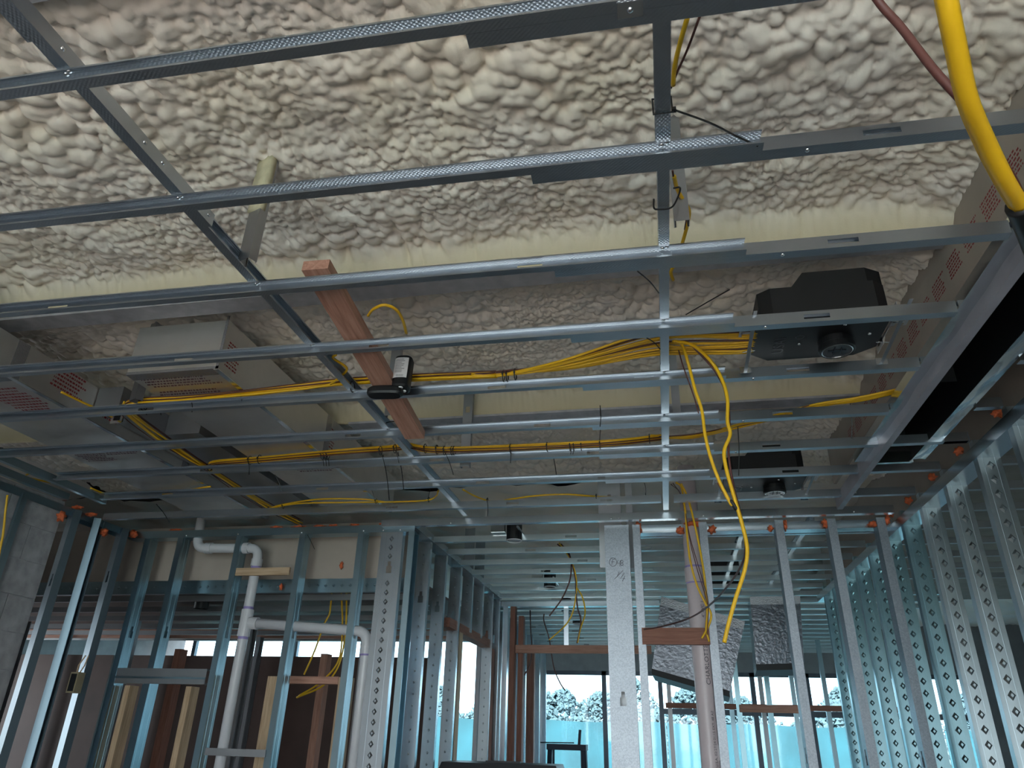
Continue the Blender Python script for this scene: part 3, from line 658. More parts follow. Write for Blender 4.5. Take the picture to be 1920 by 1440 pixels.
# ================================================================== right stud wall
o = hsec('wall_track', (XW, -0.5, ZG - 0.03), (XW, 7.0, ZG - 0.03), 0.055, 0.10, (1, 0, 0), M_['galv'], lip=0); tag(o, 'galvanized top track of the right stud wall', 'track')
ys = [0.55, 0.95, 1.35, 1.75, 2.13, 2.52, 2.90, 3.26, 3.65, 4.03, 4.37, 4.75, 5.15, 5.55, 5.95, 6.35, 6.7]
for y in ys:
    o = vstud('wall_stud', XW + 0.05, y, 0, ZG - 0.0, 0.092, 0.042, (0, 1), M_['galv_wall'] if y < 4.2 else M_['galv_teal'], diamonds=0.064, dsz=0.021, ribs=True, lip=0.008)
    tag(o, 'galvanized stud of the right wall with a column of embossed diamonds' if y < 4.4 else 'turquoise-toned stud of the right wall behind the partition', 'steel stud', 'studs of the right wall' if y < 4.4 else 'right wall studs behind the partition')
# room beyond it
for k in range(11):
    y = 1.0 + 0.6 * k
    tag(vstud('beyond_stud', 3.3, y, 0, ZG, 0.092, 0.042, (0, 1), M_['galv_blue']), 'galvanized stud in the room beyond the right wall', 'steel stud', 'studs in the room beyond')
for k in range(14):
    y = 1.2 + 0.4 * k
    tag(hsec('ceiling_channel', (1.52, y, ZG), (5.3, y, ZG), WEB, 0.03, (0, 1, 0), M_['galv_dull']), 'galvanized ceiling channel in the room beyond the right wall', 'ceiling channel', 'ceiling channels in the room beyond')
# gypsum soffits over the slot and over the stud wall
wl = tag(MB().box((1.03, 0.0, EYE + 1.338), (1.045, 4.2, ZF + 0.02)).build('wall_soffit_slot', M_['gyp']), 'brown paper-faced gypsum board above the black slot', 'wall', kind='structure')
tag(hsec('soffit_track', (1.022, 0.0, EYE + 1.263), (1.022, 4.2, EYE + 1.263), 0.075, 0.03, (1, 0, 0), M_['lilac'], lip=0), 'lilac-grey steel track along the foot of the gypsum board', 'track')
tag(MB().box((1.50, 0.0, ZG + 0.03), (1.515, 7.0, ZF + 0.02)).build('wall_soffit_right', M_['gyp']), 'brown gypsum board above the right stud wall', 'wall', kind='structure')
# ================================================================== far glazing and outdoors
t = NT('window_glass'); tr = t.n('ShaderNodeBsdfTransparent'); tr.inputs[0].default_value = (0.80, 0.95, 1.0, 1)
gl = t.n('ShaderNodeBsdfGlossy'); gl.inputs['Roughness'].default_value = 0.05; mxg = t.n('ShaderNodeMixShader'); mxg.inputs[0].default_value = 0.06
t.L.new(tr.outputs[0], mxg.inputs[1]); t.L.new(gl.outputs[0], mxg.inputs[2]); t.L.new(mxg.outputs[0], t.N['Material Output'].inputs['Surface']); M_['glass'] = t.m
M_['frame_dark'] = plain('dark_window_frame', (0.10, 0.115, 0.14), 0.4, 0.5)
zs = EYE + 0.95
tag(MB().box((-2.7, YF, zs), (7, YF + 0.2, ZF + .1)).box((-9, YF, EYE + 1.45), (-2.7, YF + 0.2, ZF + .1)).box((-9, YF, 0), (-8.4, YF + 0.2, zs)).box((4.5, YF, 0), (7, YF + 0.2, zs)).build('wall_far', M_['wallpaint']), 'far outer wall above the glazing', 'wall', kind='structure')
ZL = EYE + 1.45
xs_ = [-8.4, -7.4, -6.4, -5.4, -4.4, -3.4, -2.7, -2.05, -0.98, -0.1, 0.55, 1.3, 2.1, 3.0, 3.8, 4.5]
for k in range(len(xs_) - 1):
    zs = EYE + 0.95 if k > 5 else ZL
    w_ = MB().box((xs_[k], YF + 0.05, 0.02), (xs_[k] + 0.07, YF + 0.13, zs)).box((xs_[k], YF + 0.05, zs - 0.06), (xs_[k + 1] + 0.07, YF + 0.13, zs)).box((xs_[k] + .07, YF + 0.05, 0), (xs_[k + 1], YF + 0.13, 0.08))
    if k > 8: w_.box((xs_[k] + .07, YF + 0.06, EYE + 0.34), (xs_[k + 1], YF + 0.12, EYE + 0.42))
    o = w_.build('window_%d' % (k + 1), M_['frame_dark']); tag(o, 'dark framed full-height window in the far wall', 'window', kind='structure')
    MB().box((xs_[k] + 0.07, YF + 0.085, 0.08), (xs_[k + 1], YF + 0.091, zs - 0.06)).build('pane', M_['glass'], o)
M_['lawn'] = plain('outdoor_ground', (0.10, 0.16, 0.15), 0.9, 0, 0.3, 0.6)
tag(MB().box((-60, 12.6, -0.6), (60, 120, -0.3)).box((-60, -120, -0.6), (60, -6.2, -0.3)).box((7.2, -6.2, -0.6), (60, 12.6, -0.3)).build('ground', M_['lawn']), 'ground around the building', 'ground', kind='structure')
M_['screen'] = plain('turquoise_fence_cloth', (0.008, 0.040, 0.050), 0.9, 0, 0.3, 1.1)
M_['foliage'] = plain('haze_tinted_foliage', (0.042, 0.060, 0.066), 0.95, 0, 0.2, 3.0)  # bluish haze of the distance is mixed into the leaf colour
for k in range(7):
    x0 = -9 + 3.0 * k
    o = MB(); n = 12
    vs_ = []
    for i in range(n + 1):
        u = i / n; yy = 19.0 + 0.05 * math.sin(u * 9 + k); vs_ += [(x0 + 2.98 * u, yy, -0.3), (x0 + 2.98 * u, yy, EYE + 0.33 + 0.02 * math.sin(u * 7 + k)), (x0 + 2.98 * u, yy + 0.03, EYE + 0.33 + 0.02 * math.sin(u * 7 + k)), (x0 + 2.98 * u, yy + 0.03, -0.3)]
    fs = []
    for i in range(n):
        for j in range(4): fs.append((i * 4 + j, i * 4 + (j + 1) % 4, i * 4 + 4 + (j + 1) % 4, i * 4 + 4 + j))
    tag(o.add(vs_, fs).build('fence_screen', M_['screen']), 'turquoise cloth panel of the site fence outside the far windows', 'fence panel', 'site fence panels')
def tree(x, y, h, s):
    r = random.Random(s); root = empty('tree', (x, y, -0.3)); tag(root, 'hazy bushy tree beyond the site fence', 'tree', 'trees beyond the fence')
    MB().tube([(0, 0, 0), (0.1, 0, h * 0.35), (0, 0.1, h * 0.7)], [0.22, 0.16, 0.08], 7).build('trunk', M_['redwood'], root)
    b = MB()
    for k in range(1900):
        a = r.uniform(0, 6.28); q = r.random() ** 0.33; zz = r.uniform(0.10, 1.0); lob = 1.0 + 0.22 * math.sin(a * 3 + s) + 0.15 * math.sin(zz * 14 + s * 2)
        rad = 1.7 * lob * q * math.sin(math.pi * min(1, zz * 0.80 + 0.17))
        c = Vector((math.cos(a) * rad, math.sin(a) * rad, h * zz)); d = r.uniform(0.05, 0.13)
        M = Matrix.Translation(c) @ Matrix.Rotation(r.uniform(0, 6), 4, Vector((r.random(), r.random(), r.random() + .1)).normalized()) @ Matrix.Scale(d, 4)
        b.add([(1, 0, 0), (-.5, .8, 0), (-.5, -.8, .1), (0, 0, .9), (0, 0, -.6)], [(0, 1, 3), (1, 2, 3), (2, 0, 3), (1, 0, 4), (2, 1, 4), (0, 2, 4)], M)
    b.build('crown', M_['foliage'], root)
for k in range(26): tree(-14 + 1.15 * k, 24 + (k % 4) * 3.8, 2.5 + (k % 4) * 0.3 + 0.8 * random.random(), k)
# toolbox lid and dark work stand near the glazing
M_['toolbox'] = plain('black_toolbox_plastic', (0.015, 0.017, 0.022), 0.45)
zt = at_y(930, 1432, 5.2).z
xa = at_y(818, 1435, 5.2).x; xb = at_y(1050, 1435, 5.2).x
root = empty('toolbox', ((xa + xb) / 2, 5.4, 0)); tag(root, 'large black site toolbox standing in the passage', 'toolbox'); wd = (xb - xa) / 2
MB().prism([(-wd, -0.2), (wd, -0.2), (wd, 0.2), (-wd, 0.2)], 0.0, zt - 0.10).build('body', M_['toolbox'], root)
MB().add([(-wd - .01, -.21, zt - .1), (wd + .01, -.21, zt - .1), (wd + .01, .21, zt - .1), (-wd - .01, .21, zt - .1), (-wd + .03, -.18, zt), (wd - .03, -.18, zt), (wd - .03, .18, zt), (-wd + .03, .18, zt)],
         [(3, 2, 1, 0), (4, 5, 6, 7), (0, 1, 5, 4), (1, 2, 6, 5), (2, 3, 7, 6), (3, 0, 4, 7)]).build('lid', M_['toolbox'], root)
MB().box((-0.12, -0.02, zt), (0.12, 0.02, zt + 0.012)).build('handle', M_['toolbox'], root)
Ys = 9.0
pts = [at_y(x, y, Ys) for x, y in ((1033, 1440), (1034, 1398), (1094, 1402), (1097, 1440))]
root = empty('work_stand', ((pts[0].x + pts[3].x) / 2, Ys, 0)); tag(root, 'dark folding work stand with a lever, in front of the far glazing', 'work stand')
ox = root.location.x
M_['dark_metal'] = plain('dark_blue_metal', (0.02, 0.03, 0.05), 0.5, 0.3)
for s, p in ((-1, pts[1]), (1, pts[2])):
    for dy in (-0.25, 0.25): MB().bar((p.x - ox + s * 0.03, dy, 0), (p.x - ox, dy * 0.3, pts[1].z), 0.05, 0.05).build('leg', M_['dark_metal'], root)
MB().box((pts[1].x - ox - 0.04, -0.12, pts[1].z - 0.04), (pts[2].x - ox + 0.04, 0.12, pts[1].z + 0.02)).build('top', M_['dark_metal'], root)
MB().bar((pts[2].x - ox - 0.05, 0, pts[1].z), (pts[2].x - ox - 0.035, 0, pts[1].z + 0.17), 0.025, 0.03).build('lever', M_['dark_metal'], root)
MB().bar((pts[1].x - ox - 0.12, -0.05, pts[1].z + 0.03), (pts[2].x - ox - 0.1, -0.05, pts[1].z + 0.035), 0.02, 0.012).build('rail', M_['dark_metal'], root)
# ================================================================== ducts above the grid
def foil_mat(name, col, rough, wr=0.5, sc=30):
    t = NT(name); co = t.co('Object'); f = t.noise(co, 3.0, 5, 0.6)
    t.set(Base_Color=t.ramp(f, [(0.3, tuple(c * 0.8 for c in col)), (0.7, col)]), Metallic=0.85, Roughness=rough)
    t.bump(t.noise(co, sc, 4, 0.6), wr, 0.004); return t.m
M_['ductboard'] = foil_mat('ductboard_foil', (0.74, 0.72, 0.70), 0.36, 0.08, 18)
M_['foil'] = foil_mat('crinkled_foil', (0.20, 0.21, 0.235), 0.22, 1.0, 26)
M_['foil_tape'] = foil_mat('foil_tape', (0.45, 0.45, 0.48), 0.2, 0.8, 120)
M_['red_print'] = plain('red_ink', (0.28, 0.03, 0.035), 0.7)
M_['dark_print'] = plain('violet_ink', (0.14, 0.06, 0.09), 0.7)

def print_block(parent, M, w, h, rows, mat, seed, slant=0.0):
    """illegible lines of small print: short ink strokes on the local xy plane, 0.4 mm proud"""
    r = random.Random(seed); b = MB(); dy = h / rows
    for k in range(rows):
        x = r.uniform(0, 0.1) * w; y = h - (k + 0.8) * dy; lh = dy * 0.5
        while x < w * r.uniform(0.75, 1.0):
            ln = r.uniform(0.004, 0.016)
            if x + ln > w: break
            b.add([(x, y, 0.0004), (x + ln, y, 0.0004), (x + ln + slant, y + lh, 0.0004), (x + slant, y + lh, 0.0004)], [(0, 1, 2, 3)])
            x += ln + r.uniform(0.003, 0.006)
    o = b.build('print', mat, parent, M); return o
def duct(name, x0, x1, y0, y1, z0, z1, label, seams, cap_trim=True):
    root = empty(name, ((x0 + x1) / 2, y0, z0)); tag(root, label, 'duct')
    cx = (x0 + x1) / 2; W = x1 - x0; Hh = z1 - z0; L = y1 - y0
    ys_ = [0] + [s - y0 for s in seams] + [L]
    for a, b in zip(ys_[:-1], ys_[1:]):
        MB().box((-W / 2, a + 0.001, 0), (W / 2, b - 0.001, Hh)).build('section', M_['ductboard'], root)
    for s in ys_[1:-1]:
        b = MB().box((-W / 2 - .0008, s - 0.03, -0.0008), (W / 2 + .0008, s + 0.03, 0)).box((W / 2, s - 0.03, 0), (W / 2 + .0008, s + 0.03, Hh)); b.build('tape', M_['foil_tape'], root)
    MB().box((W / 2 - 0.02, 0, -0.004), (W / 2 + 0.002, L, -0.0005)).build('corner_trim', M_['galv_bright'], root)
    return root
RX = lambda a: Matrix.Rotation(a, 4, 'X'); RY = lambda a: Matrix.Rotation(a, 4, 'Y'); RZ = lambda a: Matrix.Rotation(a, 4, 'Z')
d1 = duct('main_duct', -3.08, -2.60, 1.0, 4.38, EYE + 1.29, EYE + 1.455, 'long foil-faced duct along the left side above the channels, printed in red', [2.2, 3.4])
W = 0.48
BOT = lambda x, y: Matrix.Translation((x, y, 0)) @ RX(math.pi)        # faces down
SIDE = lambda x, y, z: Matrix.Translation((x, y, z)) @ RZ(math.pi / 2) @ RX(math.pi / 2)   # faces +x, text along +y
print_block(d1, SIDE(W / 2, 1.38, 0.055), 0.20, 0.11, 6, M_['red_print'], 3)
print_block(d1, SIDE(W / 2, 1.68, 0.04), 0.17, 0.12, 6, M_['red_print'], 4)
print_block(d1, SIDE(W / 2, 0.6, 0.05), 0.20, 0.11, 6, M_['red_print'], 5)
print_block(d1, BOT(-0.02, 1.52), 0.22, 0.24, 9, M_['red_print'], 6)
print_block(d1, BOT(-0.02, 2.1), 0.22, 0.12, 6, M_['dark_print'], 7)
print_block(d1, BOT(-0.2, 2.18), 0.20, 0.14, 6, M_['dark_print'], 8)
d2 = duct('branch_duct', -2.125, -1.70, 2.28, 4.36, EYE + 1.305, EYE + 1.535, 'square-ended foil duct above the channels with its blank end towards the room', [3.30])
MB().box((-0.2125, -0.0012, 0.0), (0.2125, 0, 0.012)).box((0.2, -0.0012, 0), (0.2125, 0, 0.25)).build('tape', M_['foil_tape'], d2)
MB().box((-0.2125, 0, -0.001), (0.2125, 0.05, 0)).build('tape', M_['foil_tape'], d2)
print_block(d2, BOT(-0.20, 0.13), 0.38, 0.09, 4, M_['dark_print'], 9, 0.004)
print_block(d2, BOT(-0.20, 0.26), 0.38, 0.10, 4, M_['dark_print'], 10, 0.004)
print_block(d2, SIDE(0.2126, 0.03, 0.03), 0.10, 0.12, 8, M_['red_print'], 11)
print_block(d2, BOT(-0.05, 1.25), 0.25, 0.10, 4, M_['dark_print'], 12)
print_block(d2, SIDE(0.2126, 1.0, 0.06), 0.12, 0.12, 7, M_['red_print'], 13)
hanger(-2.19, 2.42, ZC + 0.0, ZF, 0.05, 0.035, (0.5, 1, 0), 0.0, 'upright hanger stud beside the blank end of the square duct')
d3 = empty('cross_duct', (-2.36, 3.0, EYE + 1.345)); tag(d3, 'sloping dark duct side between the two foil ducts', 'duct')
MB().box((-0.10, 0, 0), (0.10, 1.3, 0.16)).build('section', M_['galv_dull'], d3)
MB().box((-0.235, -0.35, 0.0), (-0.10, 1.3, 0.11)).build('section', M_['galv_dull'], d3)
# small bracket with a dark slot where the cables drop
p = at_z(217, 793, ZC)
root = empty('cable_bracket', p); tag(root, 'small slotted metal bracket beside the turned cable bundle', 'bracket')
b = MB().box((-.03, -.002, -.002), (.03, 0, .012)).box((-.03, -.002, .04), (.03, 0, .05)).box((-.03, -.002, .012), (-.018, 0, .04)).box((.018, -.002, .012), (.03, 0, .04)); b.build('plate', M_['galv_bright'], root)
MB().box((-.018, .001, .012), (.018, .02, .04)).build('slot', M_['black'], root)  # black block standing for the shade behind the slotted plate
# foil boxes hanging in the rear bay
def foil_box(pix, Y, dep, label, seed):
    c = [at_y(x, y, Y) for x, y in pix]; b = MB(); back = [p + Vector((0.02, dep, 0.0)) for p in c]
    root = empty('foil_duct_box', ((c[0].x + c[1].x) / 2, Y, c[2].z)); tag(root, label, 'duct', None); o = root.location
    q = [p - o for p in c]; k = [p - o for p in back]
    vs_ = q + k
    b.add(vs_, [(0, 1, 2, 3), (5, 4, 7, 6), (1, 0, 4, 5), (2, 1, 5, 6), (0, 3, 7, 4)]); b.build('shell', M_['foil'], root)
    MB().add([q[3] + Vector((0, -.002, .02)), q[2] + Vector((0, -.002, .02)), q[2] + Vector((0, -.002, -.03)), q[3] + Vector((0, -.002, -.03)), k[3], k[2], k[2] - Vector((0, 0, .05)), k[3] - Vector((0, 0, .05))],
             [(0, 1, 2, 3), (3, 2, 6, 7), (1, 0, 4, 5), (2, 1, 5, 6), (0, 3, 7, 4), (5, 4, 7, 6)]).build('black_lining', M_['black'], root)
    # tape band at the top
    t0 = q[0].lerp(q[3], 0.12); t1 = q[1].lerp(q[2], 0.12); e = Vector((0, -0.003, 0))
    MB().add([q[0] + e, q[1] + e, t1 + e, t0 + e, q[0], q[1], t1, t0], [(0, 3, 2, 1), (4, 5, 6, 7), (0, 1, 5, 4), (1, 2, 6, 5), (2, 3, 7, 6), (3, 0, 4, 7)]).build('tape', M_['foil_tape'], root)
    return root
foil_box([(1240, 1118), (1397, 1165), (1368, 1300), (1222, 1258)], 6.85, 0.45, 'tilted foil-wrapped duct box with a black open end, behind the large drain pipe', 1)
foil_box([(1406, 1119), (1500, 1117), (1508, 1248), (1418, 1250)], 6.95, 0.4, 'upright foil-wrapped duct box behind the spangled studs', 2)
tag(MB().box((0.30, 6.93, ZG + 0.02), (0.75, 7.4, ZG + 0.3)).build('black_duct_mouth', M_['black']), 'black duct mouth above the tilted foil box', 'duct')

# ================================================================== black slot frame on the right
XS0, XS1, XS2, XS3, YS0, YS1 = 0.978, 1.062, 1.235, 1.295, 0.55, 3.53
root = empty('slot_frame', (XS0, YS0, ZG)); tag(root, 'long black linear slot with bright sheet-metal flanges in the right-hand ceiling', 'slot frame')
LL = YS1 - YS0; z0 = 0.012
def wavy_sheet(x0, x1, z, seed):
    r = random.Random(seed); b = MB(); n = 60; vs_ = []; fs = []
    for i in range(n + 1):
        y = LL * i / n
        for j in range(5):
            u = j / 4; vs_.append((x0 + (x1 - x0) * u, y, z + 0.0045 * math.sin(y * 9.1 + u * 2 + seed) * math.sin(math.pi * u) + 0.0026 * math.sin(y * 23 + seed * 2 + u) * math.sin(math.pi * u)))
    for i in range(n):
        for j in range(4): fs.append((i * 5 + j, i * 5 + 5 + j, i * 5 + 6 + j, i * 5 + 1 + j))
    return b.add(vs_, fs)
wavy_sheet(0.0, XS1 - XS0, z0, 1).build('flange', M_['galv_bright'], root, smooth=True)
wavy_sheet(XS2 - XS0, XS3 - XS0, z0, 4).build('flange', M_['galv_bright'], root, smooth=True)
MB().box((0, 0, z0), (0.0015, LL, z0 + 0.04)).build('side_plate', M_['galv_bright'], root)
MB().box((XS1 - XS0 - 0.001, 0, -0.006), (XS1 - XS0 + 0.012, LL, -0.004)).box((XS1 - XS0 - 0.002, 0, -0.006), (XS1 - XS0, LL, z0)).build('lip', M_['galv_bright'], root)
a, c = XS1 - XS0 + 0.002, XS2 - XS0
MB().box((a, 0, z0), (a + 0.002, LL, 0.24)).box((c - 0.002, 0, z0), (c, LL, 0.24)).box((a, 0, 0.238), (c, LL, 0.24)).box((a, LL - 0.002, z0), (c, LL, 0.24)).build('plenum', M_['black'], root)
MB().box((a, LL - 0.02, -0.004), (c, LL, 0.05)).build('end_plate', M_['galv_bright'], root)
for y in (1.45, 2.3): MB().box((a + .002, y, 0.10), (c - .002, y + 0.004, 0.238)).build('divider', M_['black'], root)
for y in (1.9, 2.4, 2.9): screw(root, (0.05, y, z0 - 0.001), (0, 0, -1))
for i in (4, 5, 6):
    o = hsec('stub_channel', (XS3 + 0.002, ROWS[i], ZG), (XW - 0.005, ROWS[i], ZG), WEB, 0.032, (0, 1, 0), M_['galv'], lip=0.005); tag(o, 'short galvanized channel between the black slot and the stud wall', 'ceiling channel', 'stub channels beside the slot')
for i in (2, 3):
    o = hsec('stub_channel', (XS3 + 0.002, ROWS[i], ZG), (XW - 0.005, ROWS[i], ZG), WEB, 0.032, (0, 1, 0), M_['galv'], lip=0.005); tag(o, 'short galvanized channel between the black slot and the stud wall', 'ceiling channel', 'stub channels beside the slot')
# red print along the gypsum board, parallel to the foam edge
gw = bpy.data.objects['wall_soffit_slot']
for k in range(16):
    print_block(gw, Matrix.Translation((1.03, 1.35 + 0.150 * k + 0.13, EYE + 1.40)) @ RZ(-math.pi / 2) @ RX(math.pi / 2), 0.12, 0.075, 6, M_['red_print'], 40 + k)

# ================================================================== recessed light housings
def text_mesh(s, size, mat, name, parent, M, depth=0.0006, xs=1.0):
    cu = bpy.data.curves.new(name, 'FONT'); cu.body = s; cu.size = size; cu.extrude = depth; cu.align_x = 'LEFT'
    tmp = bpy.data.objects.new(name + '_tmp', cu); COL.objects.link(tmp)
    dg = bpy.context.evaluated_depsgraph_get(); me = bpy.data.meshes.new_from_object(tmp.evaluated_get(dg))
    bpy.data.objects.remove(tmp); bpy.data.curves.remove(cu)
    me.materials.clear(); me.materials.append(mat)
    return link(name, me, parent, M @ Matrix.Diagonal((xs, 1, 1, 1)))
M_['emboss'] = plain('embossed_black', (0.05, 0.055, 0.065), 0.3)
M_['white_plate'] = plain('perforated_grey_plate', (0.55, 0.54, 0.55), 0.45, 0.6)
t = NT('lens_glass'); t.set(Base_Color=(0.12, 0.12, 0.13), Roughness=0.12, Metallic=0.6); M_['lens'] = t.m
def housing(cx, cy, label):
    root = empty('light_housing', (cx, cy, ZG)); tag(root, label, 'light fixture', 'black recessed light housings')
    pz = 0.058
    plate = [(-.215, -.13), (-.17, -.165), (.17, -.165), (.215, -.13), (.215, .10), (.15, .155), (-.15, .155), (-.215, .10)]
    MB().prism(plate, pz, pz + 0.006).build('plate', M_['black'], root)
    lo = [(-.205, -.125), (-.165, -.155), (.165, -.155), (.205, -.12), (.205, .09), (.14, .14), (-.15, .14), (-.205, .09)]
    MB().prism(lo, pz + 0.006, 0.175).build('lower_box', M_['black'], root)
    hi = [(-.05, -.15), (.15, -.15), (.205, -.115), (.205, .085), (.15, .13), (-.05, .13)]
    n = len(hi); vs_ = [(x - (0.045 if x < 0 else 0), y, 0.175) for x, y in hi] + [(x, y, 0.232) for x, y in hi]
    MB().add(vs_, [tuple(range(n - 1, -1, -1)), tuple(range(n, 2 * n))] + [(i, (i + 1) % n, n + (i + 1) % n, n + i) for i in range(n)]).build('upper_box', M_['black'], root)
    lx, ly = 0.065, 0.035
    MB().lathe([(0.0, pz), (0.058, pz), (0.058, 0.036), (0.0605, 0.034), (0.0605, 0.018), (0.056, 0.014), (0.054, 0.014)], 32, Matrix.Translation((lx, ly, 0))).build('collar', M_['black'], root, smooth=False)
    lens = MB().lathe([(0.0, 0.019), (0.054, 0.0165)], 32, Matrix.Translation((lx, ly, 0))).build('lens', M_['lens'], root)
    MB().tube([(lx + 0.050 * math.cos(a), ly + 0.050 * math.sin(a), 0.0155) for a in [i * math.pi / 14 for i in range(28)]], 0.0022, 6, closed=True).build('rim', M_['screw'], lens)
    MB().box((lx - .030, ly - .002, .0145), (lx + .030, ly + .002, .0165)).box((lx - .012, ly - .022, .0145), (lx - .009, ly + .022, .0165)).box((lx + .010, ly - .018, .0145), (lx + .013, ly + .018, .0165)).build('spring', M_['dark_metal'], lens)
    for x, y in ((-0.055, 0.04), (0.075, -0.075), (0.17, 0.0)): screw(root, (x, y, pz - 0.0005), (0, 0, -1))
    text_mesh('USAI', 0.055, M_['emboss'], 'lettering', root, Matrix.Translation((-0.105, 0.10, pz - 0.0008)) @ RX(math.pi) @ RZ(math.pi / 2))
    MB().tube([(-.06 + .014 * math.cos(a), -.01 + .014 * math.sin(a), pz - .0005) for a in [i * math.pi / 8 for i in range(16)]], 0.0012, 5, closed=True).build('mark', M_['emboss'], root)
    for s in (-1, 1):                                # hanger bars and perforated end plates
        bx = MB()
        x0 = s * 0.222
        bx.box((x0 - .0008, -.15, pz - .005), (x0 + .0008, -.09, pz + .03)).box((x0 - .0008, -.09, pz - .005), (x0 + .0008, .10, pz + .006)).box((x0 - .0008, .04, pz - .02), (x0 + .0008, .12, pz + .012))
        for q in range(4): bx.box((x0 + s * .002, -.14 + q * .02, pz - .006), (x0 + s * .045, -.128 + q * .02, pz - .004))
        bx.box((x0, -.15, pz - .006), (x0 + s * .012, -.05, pz - .0045)).box((x0 + s * .04, -.15, pz - .006), (x0 + s * .05, -.05, pz - .0045))
        bx.build('end_plate', M_['white_plate'], root)
        MB().bar((s * 0.235, -0.235, 0.042), (s * (0.235 - 0.0), 0.145, 0.012), 0.012, 0.002).build('hanger_bar', M_['galv_dull'], root)
        MB().box((s * .235 - .02, .138, .004), (s * .235 + .02, .141, .03)).build('bar_foot', M_['galv'], root)
        MB().bar((s * .205, .06, pz - .004), (s * .25, .06, pz - .008), .004, .002).build('clip', M_['screw'], root)
    return root
housing(0.605, 2.325, 'black recessed light housing with a round lens, hung between the channels nearest the slot')
housing(0.605, 3.975, 'black recessed light housing half hidden behind the channels by the right-hand partition')
def small_light(x, y):
    root = empty('downlight', (x, y, ZG)); tag(root, 'small round black downlight between passage channels', 'light fixture', 'downlights beyond the partition')
    MB().lathe([(0, .14), (.055, .14), (.055, .0), (.05, -.005), (.047, 0.0), (.047, .02), (0, .02)], 20).build('can', M_['black'], root)
    MB().tube([(0.052 * math.cos(a), 0.052 * math.sin(a), -0.004) for a in [i * math.pi / 12 for i in range(24)]], 0.005, 6, closed=True).build('trim_ring', M_['pvc'], root)
    MB().box((-.16, -.05, .05), (-.06, .05, .16)).build('driver_box', M_['galv_bright'], root)
    MB().bar((.06, -.2, .045), (.06, .2, .045), .012, .012).build('hanger_bar', M_['galv'], root)
for px, py in ((964, 1013), (1031, 1100), (1062, 1147), (1082, 1169)):
    q = at_z(px, py, ZG); small_light(q.x, q.y)
q = at_y(388, 1122, 5.3); 
root = empty('light_housing', (q.x, 5.25, ZR)); tag(root, 'dark recessed light housing in the lower ceiling behind the left partition', 'light fixture')
MB().box((-.2, -.1, .02), (.2, .1, .15)).build('body', M_['black'], root); MB().lathe([(0, .02), (.055, .02), (.055, -.03), (.05, -.03)], 20).build('collar', M_['black'], root)

# ================================================================== wooden board and black device
a = Vector((-1.005, 1.70, ZC + 0.064)); e = Vector((-1.040, 2.855, ZG - 0.011))
root = empty('wooden_board', (a.x, a.y, a.z)); tag(root, 'pinkish fir board pushed through the ceiling channels at a slant', 'board')
d = e - a
root.matrix_local = frame(a, d, Vector((0, 0, 1)).cross(d))
MB().box((0, -0.0445, -0.019), (d.length, 0.0445, 0.019)).build('timber', M_['fir'], root)
DEV = a.lerp(e, 0.585)
M_['label'] = plain('white_label', (0.75, 0.75, 0.77), 0.5, 0, 0.02)
M_['grey_print'] = plain('grey_print', (0.30, 0.30, 0.32), 0.6)
root = empty('sensor_device', (DEV.x + 0.075, DEV.y + 0.02, DEV.z - 0.035)); tag(root, 'black boxy device with a white printed label clamped to the wooden board', 'device')
root.rotation_euler = (math.radians(-8), 0, math.radians(6)); root.scale = (1.15, 1.15, 1.1)
def rounded(rx, ry, z0, z1, n=28, bev=0.006):
    prof = []
    for k in range(n):
        t_ = 2 * math.pi * k / n; c, s = math.cos(t_), math.sin(t_)
        prof.append((rx * math.copysign(abs(c) ** 0.6, c), ry * math.copysign(abs(s) ** 0.6, s)))
    b = MB(); vs_ = []; fs = []
    lv = [(z0, 1 - bev / rx), (z0 + bev, 1), (z1 - bev, 1), (z1, 1 - bev / rx)]
    for z, s in lv: vs_ += [(x * s, y * s, z) for x, y in prof]
    for l in range(3):
        for k in range(n): fs.append((l * n + k, l * n + (k + 1) % n, l * n + n + (k + 1) % n, l * n + n + k))
    fs.append(tuple(range(n - 1, -1, -1))); fs.append(tuple(range(3 * n, 4 * n)))
    return b.add(vs_, fs)
rounded(0.030, 0.032, -0.01, 0.125).build('body', M_['black'], root, smooth=False)
f = MB(); n = 10; vs_ = []
for k in range(n):
    t_ = math.radians(-150 + 95 * k / (n - 1)) ; r = 0.0325
    vs_ += [(0.031 * math.copysign(abs(math.cos(t_)) ** .6, math.cos(t_)), 0.033 * math.copysign(abs(math.sin(t_)) ** .6, math.sin(t_)), z) for z in (0.022, 0.110)]
lab = f.add(vs_, [(2 * k, 2 * k + 2, 2 * k + 3, 2 * k + 1) for k in range(n - 1)]).build('label', M_['label'], root)
b = MB()
for k in range(9):
    z = 0.100 - k * 0.007
    b.box((-0.020, -0.0340, z), (0.006 + 0.006 * math.sin(k * 2.3), -0.0335, z + 0.0025))
for k in range(10): b.box((-0.014 + k * 0.0026, -0.0340, 0.026), (-0.0128 + k * 0.0026, -0.0335, 0.034))
b.build('print', M_['grey_print'], lab)
foot = rounded(0.062, 0.024, -0.016, 0.016, bev=0.008).build('foot', M_['black'], root, Matrix.Translation((-0.052, -0.004, -0.022)), smooth=False)
MB().lathe([(0, -.003), (.007, -.003), (.008, 0)], 14, Matrix.Translation((.004, -.018, -.012))).build('button', M_['label'], root)
MB().lathe([(0, -.003), (.006, -.003), (.007, 0)], 14, Matrix.Translation((.012, .004, -.012))).build('button', M_['label'], root)
MB().box((-.02, -.03, -.005), (.0, -.02, .03)).build('clip', M_['black'], root)

